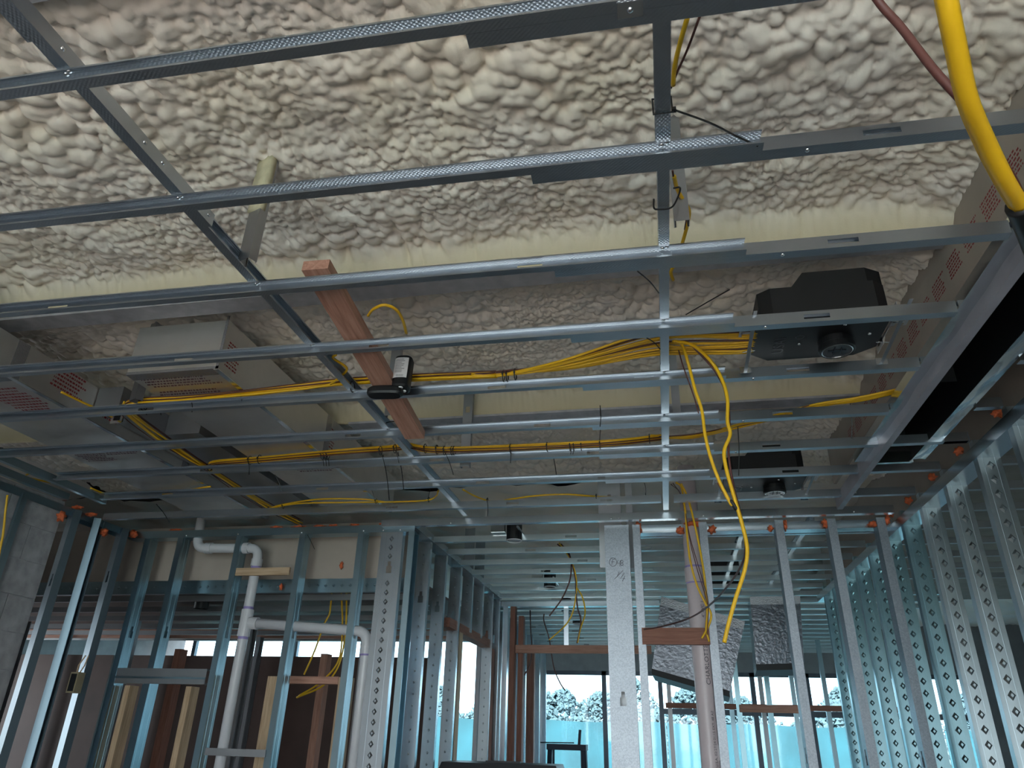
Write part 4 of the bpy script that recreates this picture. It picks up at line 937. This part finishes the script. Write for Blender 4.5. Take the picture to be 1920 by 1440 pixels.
# ================================================================== drain pipes
def ring(parent, p, d, r, L, mat, name='coupling'):
    p = Vector(p); d = Vector(d).normalized()
    return MB().tube([p - d * L / 2, p - d * (L / 2 - 0.001), p + d * (L / 2 - 0.001), p + d * L / 2], [r * 0.99, r, r, r * 0.99], 20).build(name, mat, parent, smooth=False)
def arc_pts(p0, c, p1, rad, n=6):
    """corner at c between p0 and p1 rounded by rad"""
    c = Vector(c); a_ = (Vector(p0) - c).normalized(); b_ = (Vector(p1) - c).normalized()
    s = c + a_ * rad; e_ = c + b_ * rad; out = []
    for k in range(n + 1):
        t_ = k / n; out.append((1 - t_) ** 2 * s + 2 * t_ * (1 - t_) * c + t_ * t_ * e_)
    return out
YP2 = YP + 0.052; RP = 0.032
A = at_y(360, 980, YP2); B = at_y(368, 1028, YP2); C = at_y(486, 1029, YP2); D = at_y(468, 1168, YP2)
X1 = B.x; X2 = C.x
zt = B.z
root = empty('drain_pipe', (X2, YP2, 0)); tag(root, 'white plastic drain pipe with an offset elbow at its top, running down the left partition', 'pipe')
o = Vector((X2, YP2, 0)); L3 = lambda x, z: Vector((x - X2, 0, z))
path = [L3(X1 - 0.01, ZG + 0.12)] + arc_pts(L3(X1 - .01, ZG + .12), L3(X1, zt), L3(X2, zt - 0.01), 0.07) + arc_pts(L3(X1, zt), L3(X2, zt - 0.01), L3(X2, 0), 0.07) + [L3(X2, D.z + 0.06), L3(X2, 0.0)]
MB().tube(path, RP, 20).build('tube', M_['pvc'], root, smooth=True)
for (x, z, dr) in ((X1 + 0.10, zt - .002, (1, 0, 0)), (X2 - 0.10, zt - 0.008, (1, 0, 0)), (X2, zt - 0.11, (0, 0, 1))): ring(root, L3(x, z), dr, RP + 0.006, 0.05, M_['pvc'])
ring(root, L3(X2, D.z), (0, 0, 1), RP + 0.008, 0.17, M_['pvc'], 'tee')
for z in (D.z + 0.095, D.z - 0.095, zt - 0.145): ring(root, L3(X2, z), (0, 0, 1), RP + 0.001, 0.016, M_['pipe_dark'], 'primer_ring')
tee = D.z
E_ = at_y(668, 1184, YP2); zb_ = E_.z
root2 = empty('branch_pipe', (X2 + 0.03, YP2, tee)); tag(root2, 'white plastic branch pipe running from the tee and turning down at an elbow', 'pipe')
o2 = root2.location; Q = lambda x, z: Vector((x - o2.x, 0, z - o2.z))
X3 = at_y(684, 1240, YP2).x
path = [Q(X2 + 0.03, tee)] + arc_pts(Q(X2, tee), Q(X3, zb_), Q(X3, 0), 0.08) + [Q(X3, 0.0)]
MB().tube(path, RP, 20).build('tube', M_['pvc'], root2, smooth=True)
dd = (Q(X3, zb_) - Q(X2, tee))
ring(root2, Q(X2 + 0.06, tee - 0.002), dd, RP + 0.007, 0.06, M_['pvc']); ring(root2, Q(X3, zb_ - 0.11), (0, 0, 1), RP + 0.006, 0.05, M_['pvc']); ring(root2, Q(X3, zb_ - 0.14), (0, 0, 1), RP + 0.002, 0.012, M_['pipe_dark'], 'primer_ring')
zz = at_y(490, 1071, YP).z
plank('pipe_strap', (-2.84, YP + 0.015, zz), (-2.42, YP + 0.015, zz), 0.02, 0.05, M_['pine'], 'pale wooden strip holding the white drain pipe', None, 'wood strip')
# large pinkish pipe in the right-hand partition
YK = YQ + 0.085; p = at_y(1297, 1010, YK); RK = 0.055
root = empty('large_drain_pipe', (p.x, YK, 0)); tag(root, 'large pinkish plastic drain pipe with printed lettering in the right-hand partition', 'pipe')
MB().tube([(0, 0, 0), (0, 0, 1.0), (0, 0, 2.0), (0, 0, ZF - 0.05)], RK, 28).build('tube', M_['pvc_pink'], root, smooth=True)
zc = at_y(1297, 1079, YK).z
ring(root, (0, 0, zc), (0, 0, 1), RK + 0.006, 0.085, M_['pvc_pink'])
ring(root, (0, 0, zc + 0.05), (0, 0, 1), RK + 0.001, 0.012, M_['pipe_dark'], 'primer_ring'); ring(root, (0, 0, zc - 0.048), (0, 0, 1), RK + 0.001, 0.008, M_['pipe_dark'], 'primer_ring')
M_['ink'] = plain('dark_pipe_ink', (0.10, 0.09, 0.11), 0.7)
def wrap_text(s, size, z, ang, xs=1.0):
    o = text_mesh(s, size, M_['ink'], 'lettering', root, Matrix.Identity(4), 0.0003, 1.0)
    me = o.data                                       # bend the letters round the pipe; reads upwards
    for v in me.vertices:
        x, y, h = v.co.x * xs, v.co.y, v.co.z
        a = ang - y / RK; r = RK + 0.0006 + h
        v.co = (r * math.sin(a), -r * math.cos(a), z + x)
    me.update(); o.matrix_local = Matrix.Identity(4)
wrap_text('CHARLOTTE PIPE', 0.036, at_y(1318, 1285, YK).z, 0.62, 1.05)
wrap_text('MADE IN U.S.A. 02/27/24 01:15 EXT. 48 AZ', 0.020, at_y(1328, 1440, YK).z - 0.08, 0.62, 1.0)
wrap_text('4" PVC 1', 0.026, at_y(1312, 1160, YK).z, 0.62, 1.0)

# ================================================================== orange sealant
def blob(c, s, seed):
    r = random.Random(seed); b = bmesh.new(); bmesh.ops.create_icosphere(b, subdivisions=3, radius=1.0)
    for v in b.verts:
        k = 0.62 + 0.28 * r.random() + 0.25 * math.sin(v.co.x * 5 + seed) * math.sin(v.co.z * 6 + seed * 2); v.co = Vector((v.co.x * s[0] * k, v.co.y * s[1] * k, v.co.z * s[2] * k))
    me = bpy.data.meshes.new('fire_sealant'); b.to_mesh(me); b.free(); me.materials.append(M_['sealant']); me.polygons.foreach_set('use_smooth', [True] * len(me.polygons))
    o = link('fire_sealant', me); o.location = c
    return tag(o, 'lump of orange fire sealant squeezed out at a track joint', 'sealant', 'orange sealant lumps')
for k, (px, py, sx, sz) in enumerate(((1197, 990, .025, .05), (1275, 995, .03, .03), (1300, 982, .07, .022), (1335, 993, .03, .035), (1445, 991, .022, .025), (1472, 985, .016, .04), (1548, 982, .024, .035), (1637, 983, .035, .022), (1667, 962, .03, .03), (1662, 976, .025, .035))):
    p = at_y(px, py, YQ + 0.03); blob(p, (sx, 0.03, sz), k)
for k, (px, py, sx, sz) in enumerate(((250, 1001, .035, .035), (195, 998, .03, .03), (115, 968, .03, .04), (170, 965, .06, .015), (145, 951, .05, .012))):
    p = at_y(px, py, YP - 0.03) if k == 0 else at_x(px, py, -3.66); blob(p, (sx, 0.03, sz), 50 + k)
for k, (px, py) in enumerate(((330, 991), (520, 986), (560, 985), (600, 982), (625, 981), (720, 977), (665, 983))):
    p = at_y(px, py, YP + 0.03); p.z = ZG + 0.03; blob(p, (.06 if k < 4 else .04, .025, .014), 70 + k)
for k, (px, py) in enumerate(((1860, 742), (1788, 810), (1740, 863), (1697, 910))):
    p = at_x(px, py, XW + 0.03); p.z = ZG + 0.03; blob(p, (.025, .03, .025), 90 + k)
for k, (px, py) in enumerate(((640, 1060), (527, 1100), (635, 1001))):
    p = at_y(px, py, 4.64); blob(p, (.015, .012, .03), 95 + k)
# pencilled figures on the wide stud
def pencil(pts, name='pencil_mark'):
    P3 = [at_y(x, y, YQ) for x, y in pts]; o = WIDE.matrix_world
    inv = WIDE.matrix_local.inverted()
    b = MB().tube([inv @ (p + Vector((0, -0.0008, 0))) for p in P3], 0.0016, 5); b.build(name, M_['ink'], WIDE)
pencil([(1149.5 + 7 * math.cos(a), 1054 + 8 * math.sin(a)) for a in [i * math.pi / 10 for i in range(21)]])
pencil([(1147, 1059), (1149, 1049), (1154, 1048)]); pencil([(1146, 1054), (1152, 1053)])
pencil([(1159, 1050), (1157, 1056), (1163, 1056)]); pencil([(1163, 1051), (1162, 1062)])
pencil([(1166 + 2.5 * math.cos(a), 1053 + 2.5 * math.sin(a)) for a in [i * math.pi / 6 for i in range(13)]]); pencil([(1166 + 2.5 * math.cos(a), 1058 + 2.5 * math.sin(a)) for a in [i * math.pi / 6 for i in range(13)]])
pencil([(1161, 1072), (1157, 1082)]); pencil([(1168, 1070), (1152, 1086)]); pencil([(1171, 1074), (1163, 1085), (1172, 1085)]); pencil([(1172, 1080), (1167, 1090)])
# ================================================================== cables
def cable(pts, mat, label, group, r=0.0052, n=7, flat=None, name='yellow_cable'):
    c = smooth_curve(pts, n)
    o = MB().tube(c, r, 8).build(name, M_[mat], smooth=True)
    return tag(o, label, 'cable', group)
def bundle(pts, n, spread, label, group, seed, r=0.0052, brown=0.25, weave=0.6):
    rr = random.Random(seed); P = [Vector(p) for p in pts]
    offs = []
    k = 0
    while len(offs) < n:
        ang = 2.399 * k; q = spread * math.sqrt((k + 0.3) / n); offs.append((q * math.cos(ang), q * math.sin(ang))); k += 1
    for i, (oy, oz) in enumerate(offs):
        ph = rr.uniform(0, 6.28); q = []
        for j, p in enumerate(P):
            w_ = weave * 0.004
            t_ = (P[min(j + 1, len(P) - 1)] - P[max(j - 1, 0)]); t_.z = 0; t_.normalize(); sd = Vector((-t_.y, t_.x, 0))
            q.append(p + sd * (oy + w_ * math.sin(ph + j * 1.3)) + Vector((0, 0, (oz + spread) * 0.9 + w_ * 0.5 * math.cos(ph + j * 1.7))))
        br = rr.random() < brown
        if br: cable(q, 'brown_wire', label.replace('yellow', 'brown'), group, r * 0.55, name='brown_wire')
        else: cable(q, 'yellow', label, group, r)
ZT_ = ZC + 0.002
# A: along the channel under the wooden board
A_ = [at_z(px, py, ZT_) for px, py in ((236, 772), (252, 762), (350, 755), (450, 746), (560, 733), (640, 724), (780, 716), (930, 709))]
for p in A_[1:4]: p.y = 2.478
for k_, (px, py), dz in ((3, (450, 744), .008), (4, (560, 732), .03), (5, (640, 723), .044), (6, (780, 714), .028), (7, (930, 708), .006)): A_[k_] = at_z(px, py, ZT_ + dz)
bundle(A_, 9, 0.018, 'yellow cable in the bundle lying along the channel below the wooden board', 'long bundle past the wooden board', 1)
# A fans out to the right and ends at the light housing
A0 = A_[-1]
for i in range(12):
    rr = random.Random(100 + i); t_ = i / 11
    q = [A0 + Vector((-0.1, rr.uniform(-.008, .008), 0.012 + rr.uniform(-.008, .012))), A0 + Vector((0.02, rr.uniform(-.008, .008), 0.012 + rr.uniform(-.006, .012)))]
    q.append(Vector((-0.30, 2.45 - 0.08 * t_, ZC + 0.014 + 0.012 * rr.random())))
    q.append(Vector((0.02, 2.45 - 0.17 * t_, ZC + 0.052 + 0.012 * rr.random())))
    q.append(Vector((0.16, 2.45 - 0.17 * t_ + rr.uniform(-.01, .01), ZC + 0.050 + 0.014 * rr.random())))
    q.append(Vector((0.365, 2.41 - 0.17 * t_, ZC + 0.02)))
    q.append(Vector((0.42, 2.40 - 0.15 * t_, ZC + 0.034)))
    if i % 4 == 2: cable(q, 'brown_wire', 'brown wire among the yellow cables fanning out to the first light housing', 'fan of cables at the first housing', 0.003, name='brown_wire')
    else: cable(q, 'yellow', 'yellow cable fanning out to the first light housing', 'fan of cables at the first housing')
# diagonal run between the ducts
Dg = [at_z(px, py, ZT_) for px, py in ((238, 768), (240, 785), (300, 830), (350, 862), (390, 886), (450, 926), (512, 962), (560, 985))]
bundle(Dg, 13, 0.028, 'yellow cable running back between the two foil ducts', 'bundle between the ducts', 2, r=0.0046, brown=0.42, weave=1.6)
# B: along the channel further back
B_ = [at_z(px, py, ZT_) for px, py in ((388, 884), (402, 874), (480, 867), (640, 853), (740, 846), (765, 842), (800, 848), (850, 849), (950, 846), (1060, 841), (1160, 835), (1240, 826))]
for k_, (px, py) in ((4, (740, 846)), (5, (765, 842)), (11, (1240, 826))): B_[k_] = at_z(px, py, ZC + 0.045)
bundle(B_, 9, 0.017, 'yellow cable in the tied bundle along the channel before the back partition', 'long bundle before the back partition', 3)
B0 = B_[-1]
for i in range(8):
    rr = random.Random(200 + i); q = [B0 + Vector((-0.05, rr.uniform(-.01, .01), 0.01 + .02 * rr.random()))]
    q += [at_z(px, py + rr.uniform(-4, 4), ZT_ + (0.05 if px < 1310 else 0.02)) for px, py in ((1300, 818), (1380, 800), (1450, 782), (1520, 762), (1610, 749))]
    q.append(Vector((1.02, q[-1].y - 0.02, q[-1].z + 0.02)))
    cable(q, 'brown_wire' if i % 4 == 1 else 'yellow', ('brown wire' if i % 4 == 1 else 'yellow cable') + ' running up from the tied bundle to the gypsum soffit', 'cables to the gypsum soffit', 0.003 if i % 4 == 1 else 0.0052, name='brown_wire' if i % 4 == 1 else 'yellow_cable')
# loose single cables
def loose(pix, z, label, mat='yellow', r=0.0052, group=None, n=7):
    return cable([at_z(x, y, z) for x, y in pix], mat, label, group, r, n, name='yellow_cable' if mat == 'yellow' else 'brown_wire')
loose([(620, 720), (640, 705), (650, 690), (625, 672), (630, 665)], ZC + 0.03, 'yellow cable looping up beside the left carrier')
loose([(510, 952), (560, 944), (650, 942), (740, 941), (800, 938), (818, 930), (822, 920)], ZC + 0.004, 'yellow cable along the channel, ending in a turned-up end at the left carrier')
loose([(505, 953), (535, 945), (600, 936), (680, 936), (720, 941)], ZC + 0.01, 'thin yellow cable bowed above the turned-up one')
loose([(868, 918), (890, 930), (912, 938), (922, 940)], ZC + 0.006, 'yellow cable dropping on to the channel from the foam')
loose([(945, 938), (1000, 930), (1060, 927), (1120, 931), (1180, 933)], ZC + 0.012, 'yellow cable bowed above the channel before the passage')
loose([(170, 915), (200, 926), (250, 930), (300, 927), (395, 912)], ZC + 0.01, 'yellow cable sagging beside the left edge channel')
loose([(115, 735), (150, 752), (180, 766), (210, 782)], ZC + 0.02, 'yellow cable lying along the foot of the left duct')
loose([(690, 592), (700, 580), (720, 572), (742, 580), (755, 600), (762, 625)], ZC + 0.03, 'yellow cable arching out behind the wooden board')
loose([(60, 885), (50, 894), (95, 905)], ZC + 0.03, 'short yellow cable over the left wall track')
# pair beside the centre carrier, coming down from above
for pix, mat, lb in (([(1290, 30), (1278, 70), (1266, 120), (1262, 160)], 'yellow', 'dark yellow cable coming down beside the centre carrier'), ([(1313, 28), (1290, 90), (1270, 135), (1258, 165)], 'brown_wire', 'brown wire coming down beside the centre carrier'),
                     ([(1264, 330), (1270, 355), (1283, 378), (1292, 395), (1290, 415), (1284, 440), (1275, 470)], 'yellow', 'yellow cable bent round the bare hanger'), ([(1261, 320), (1266, 350), (1280, 380), (1288, 400), (1284, 430)], 'brown_wire', 'brown wire bent round the bare hanger'),
                     ([(1262, 525), (1258, 510), (1266, 495)], 'yellow', 'yellow cable end beside the centre carrier')):
    cable([at_z(x, y, ZC + 0.09 - 0.0 * k) for k, (x, y) in enumerate(pix)], mat, lb, None, 0.0055 if mat == 'yellow' else 0.0028, name='yellow_cable' if mat == 'yellow' else 'brown_wire')
# cables that hang down into the room
def hang(pix, Y, mat, label, r, group=None, name=None):
    return cable([at_y(x, y, yy) for (x, y), yy in zip(pix, Y if isinstance(Y, list) else [Y] * len(pix))], mat, label, group, r, 8, name=name or ('yellow_cable' if mat == 'yellow' else 'brown_wire'))
hang([(1262, 640), (1278, 646), (1290, 680), (1303, 730), (1316, 770), (1322, 815), (1333, 860), (1350, 905), (1368, 940), (1374, 948)], [2.30, 2.34] + [2.40] * 8, 'yellow', 'yellow cable hanging from the fan, ending in black tape', 0.0060)
hang([(1265, 640), (1300, 648), (1335, 680), (1355, 715), (1364, 750), (1364, 790), (1369, 815), (1358, 845), (1362, 880), (1376, 930), (1392, 985), (1401, 1030), (1396, 1070), (1380, 1120), (1366, 1170), (1358, 1205)], [2.30, 2.34] + [2.40] * 14, 'yellow', 'longest yellow cable hanging free in front of the partition', 0.0065)
hang([(1272, 655), (1282, 690), (1300, 740), (1310, 775)], 2.41, 'brown_wire', 'brown wire twisted beside the taped cable', 0.0024)
hang([(1300, 650), (1340, 695), (1362, 740), (1368, 800), (1366, 850), (1375, 910), (1390, 970), (1397, 1010), (1394, 1050), (1370, 1092), (1330, 1135), (1290, 1160), (1240, 1175), (1208, 1180)], [2.38] + [2.42] * 6 + [2.45, 2.6, 2.9, 3.4, 3.9, 4.25, 4.38], 'brown_wire', 'brown wire looping from the hanging cable across to the wide stud', 0.0042)
hang([(1345, 905), (1360, 930), (1372, 944)], 2.41, 'brown_wire', 'brown wire end beside the black tape', 0.0024)
a, b_ = at_y(1369, 938, 2.40), at_y(1382, 956, 2.40)
tag(MB().tube([a, a.lerp(b_, .15), a.lerp(b_, .85), b_], [.006, .008, .008, .006], 10).build('tape_wrap', M_['black_tie']), 'black tape wrapped round the end of the hanging cable', 'tape')
G2 = 'cables hanging at the large drain pipe'
hang([(1268, 905), (1278, 915), (1285, 960), (1288, 1000), (1294, 1050), (1306, 1095), (1322, 1130), (1333, 1150), (1330, 1170), (1316, 1197)], [4.1, 4.15] + [4.25] * 8, 'yellow', 'yellow cable hanging before the large drain pipe, end splayed left', 0.0062, G2)
hang([(1277, 907), (1290, 935), (1304, 990), (1316, 1050), (1323, 1100), (1326, 1150), (1324, 1180), (1330, 1203)], [4.1, 4.15] + [4.27] * 6, 'yellow', 'yellow cable hanging beside the spangled stud, end splayed right', 0.0062, G2)
hang([(1258, 908), (1275, 925), (1286, 970), (1295, 1020), (1308, 1070), (1322, 1115), (1330, 1145)], [4.1] + [4.26] * 6, 'brown_wire', 'dark wire hanging between the two splayed yellow cables', 0.0026, G2)
hang([(1262, 906), (1280, 935), (1292, 1000), (1306, 1050), (1318, 1090), (1328, 1130), (1326, 1190)], [4.1] + [4.24] * 6, 'brown_wire', 'second dark wire hanging between the two splayed yellow cables', 0.0026, G2)
# near cable at the top right, close to the viewer
def near(pix, d, mat, label, r):
    pts = []
    for k, (x, y) in enumerate(pix):
        q = ray(x, y); q = q / np.linalg.norm(q) * (d[k] if isinstance(d, list) else d); pts.append(Vector((q[0], q[1], q[2] + EYE)))
    return cable(pts, mat, label, None, r, 10, name='yellow_cable' if mat == 'yellow' else 'brown_wire'), pts
near([(1750, -120), (1775, 0), (1793, 90), (1816, 190), (1850, 270), (1885, 340), (1912, 385)], [.60, .60, .61, .63, .66, .69, .72], 'yellow', 'thick yellow cable hanging close by, taped black at its end', 0.0066)
near([(1742, -120), (1768, 0), (1786, 90), (1808, 190), (1842, 272), (1878, 342), (1907, 390)], [.605, .605, .615, .635, .665, .695, .725], 'yellow', 'second thick yellow cable beside the taped one', 0.0050)
near([(1590, -90), (1645, 0), (1690, 52), (1750, 130), (1800, 185), (1835, 225), (1870, 290), (1900, 340), (1918, 380)], [.80, .78, .76, .72, .70, .69, .69, .71, .73], 'brown_wire', 'brown wire slanting in to meet the thick yellow cable', 0.0036)
q = []
for (x, y), d in (((1910, 385), .72), ((1922, 410), .735), ((1945, 470), .77), ((1980, 560), .82)):
    v = ray(x, y); v = v / np.linalg.norm(v) * d; q.append(Vector((v[0], v[1], v[2] + EYE)))
tag(MB().tube(smooth_curve(q, 5), [0.010] * 16, 12).build('tape_wrap', M_['black_tie'], smooth=True), 'black tape sleeve round the end of the thick near cables', 'tape')
# passage cables
G3 = 'thin cables hanging in the passage'
for k, pix in enumerate(([(1045, 1020), (1066, 1040), (1078, 1080), (1080, 1110), (1083, 1140), (1089, 1165), (1082, 1206)], [(1048, 1018), (1070, 1050), (1081, 1090), (1076, 1140), (1062, 1170), (1030, 1200)], [(1052, 1020), (1068, 1040), (1070, 1080), (1055, 1120), (1030, 1155)], [(1080, 1100), (1092, 1120), (1097, 1150), (1088, 1180), (1083, 1205)])):
    hang(pix, 6.0, 'yellow' if k % 2 else 'brown_wire', 'thin cable hanging loose from the passage ceiling', 0.006, G3)
for k, pix in enumerate(([(994, 1145), (995, 1180), (997, 1220), (992, 1250), (975, 1277)], [(1020, 1165), (1030, 1200), (1038, 1250), (1050, 1280), (1060, 1295)])):
    pix = [(pix[0][0], pix[0][1] - (14 if k else 10))] + pix
    c_ = hang(pix, 8.27, 'brown_wire', 'dark wire end hanging beyond the second opening', 0.007, 'wire ends beyond the second opening')
for k, pix in enumerate(([(622, 1112), (618, 1150), (608, 1170), (590, 1220), (570, 1265)], [(640, 1108), (642, 1180), (634, 1240), (600, 1280), (560, 1305)], [(650, 1108), (648, 1180), (636, 1245), (606, 1285), (556, 1308)])):
    hang(pix, 5.3, 'yellow', 'yellow cable hanging in the rear left room', 0.007, 'cables in the rear left room')
# yellow cable down the block wall
cable([at_x(x, y, -3.68) for x, y in ((14, 928), (10, 960), (6, 1000), (0, 1030), (-6, 1070))], 'yellow', 'yellow cable running down the grey block wall', None, 0.006)

# ================================================================== cable ties
def tie(px, py, z, tail, label='black nylon tie round the yellow bundle', rad=0.024, grp='cable ties', ax=(1, 0, 0), dz=0.014, th=0.0022):
    c = at_z(px, py, z) + Vector((0, 0, dz)); root = empty('cable_tie', c); tag(root, label, 'cable tie', grp)
    x = Vector(ax).normalized(); u = Vector((0, 0, 1)); v = x.cross(u)
    MB().tube([(v * math.cos(a) * rad + u * math.sin(a) * rad * 1.05) for a in [i * math.pi / 9 for i in range(18)]], th, 6, closed=True).build('loop', M_['black_tie'], root)
    MB().box((-.003, -rad - .006, -.004), (.003, -rad + .001, .004)).build('head', M_['black_tie'], root)
    if tail:
        w_ = at_z(px, py, z); e_ = at_y(tail[0], tail[1], w_.y - rad) - c
        s = Vector((0, -rad - 0.003, 0)); m_ = s.lerp(e_, 0.5) + Vector((0.004, 0, 0.003))
        MB().tube(smooth_curve([s, m_, e_], 5), th * 0.7, 5).build('tail', M_['black_tie'], root)
    return root
LA, LB = 'black tie round the bundle past the wooden board', 'black tie round the bundle before the back partition'
for px, py, tl in ((268, 760, (275, 778)), (297, 757, (302, 778)), (362, 752, (360, 773)), (455, 745, (453, 752)), (944, 705, None), (951, 705, None), (966, 702, None), (660, 725, None)):
    tie(px, py + 6, ZT_, tl, LA, 0.022, 'ties on the long bundle')
for px, py, tl in ((392, 880, None), (399, 879, None), (468, 868, (467, 890)), (486, 866, None), (604, 858, (607, 874)), (609, 858, (612, 874)), (614, 857, (617, 874)), (713, 850, (722, 876)), (740, 846, (748, 868)), (797, 846, None), (819, 848, None), (833, 850, (850, 890)), (847, 850, None), (851, 850, None),
                   (957, 846, (957, 868)), (1026, 843, None), (1069, 842, (1070, 852)), (1076, 842, (1074, 852)), (1090, 841, None), (1125, 838, (1125, 765)), (1218, 828, None)):
    tie(px, py, ZT_, tl, LB, 0.022, 'ties on the rear bundle')
for px, py, tl in ((505, 955, None), (512, 955, None), (531, 950, None), (705, 941, (690, 905)), (804, 938, (812, 880)), (914, 939, (914, 968)), (1118, 932, None), (1211, 930, (1208, 905)), (266, 929, None)):
    tie(px, py, ZC, tl, 'black tie holding a single cable to the channel before the partition', 0.014, 'ties on the last channels', dz=0.004)
# long loose tails that stand out against the ceiling
for k, (p_, q_) in enumerate((((718, 853), (730, 938)), ((746, 848), (757, 918)), ((1032, 838), (1043, 890)), ((1383, 795), (1385, 892)), ((1594, 752), (1597, 822)), ((1125, 760), (1125, 800)), ((293, 945), (318, 980)), ((345, 950), (365, 930)), ((560, 975), (590, 1030)), ((1286, 590), (1368, 543)), ((1195, 508), (1236, 550)), ((1212, 633), (1238, 655)), ((515, 890), (528, 920)))):
    a = at_z(*p_, ZC + 0.03); b = at_y(*q_, a.y + 0.03)
    tag(MB().tube(smooth_curve([a, a.lerp(b, .5) + Vector((.004, 0, .003)), b], 4), 0.0021, 5).build('tie_tail', M_['black_tie']), 'long loose black tie end sticking out between the channels', 'cable tie', 'loose tie ends')
# ties on the centre carrier
root = empty('cable_tie', (XC0, at_z(1246, 210, ZC).y, ZC)); tag(root, 'black tie round the centre carrier with a long tail to the right', 'cable tie'); w2 = 0.021
MB().tube([(-w2, 0, -.003), (w2, 0, -.003), (w2, 0, .044), (-w2, 0, .044)], 0.0026, 6, closed=True).build('loop', M_['black_tie'], root)
MB().box((w2 - .002, -.005, -.002), (w2 + .008, .004, .008)).build('head', M_['black_tie'], root)
o = root.location
MB().tube(smooth_curve([Vector((w2 + .005, 0, .002)), at_z(1330, 230, ZC - 0.01) - o, at_z(1380, 255, ZC - 0.025) - o, at_z(1421, 274, ZC - 0.04) - o], 6), 0.0024, 6).build('tail', M_['black_tie'], root)
root = empty('cable_tie', (XC0, at_z(1246, 388, ZC).y, ZC)); tag(root, 'loose black tie sagging under the centre carrier beside the bare hanger', 'cable tie')
MB().tube(smooth_curve([Vector(p) for p in ((-.024, .0, .03), (-.025, 0, .0), (-.012, 0, -.006), (.02, 0, -.004), (.038, -.01, .02), (.046, -.01, .05), (.03, 0, .06))], 5), 0.0026, 6).build('loop', M_['black_tie'], root)
# cable tie on the left carrier that curls to the board
cable([at_z(x, y, ZC + 0.02) for x, y in ((723, 800), (724, 793), (740, 790), (765, 791), (780, 796))], 'black_tie', 'black tie curling from the left carrier to the wooden board', None, 0.0028, 6, name='tie_tail')
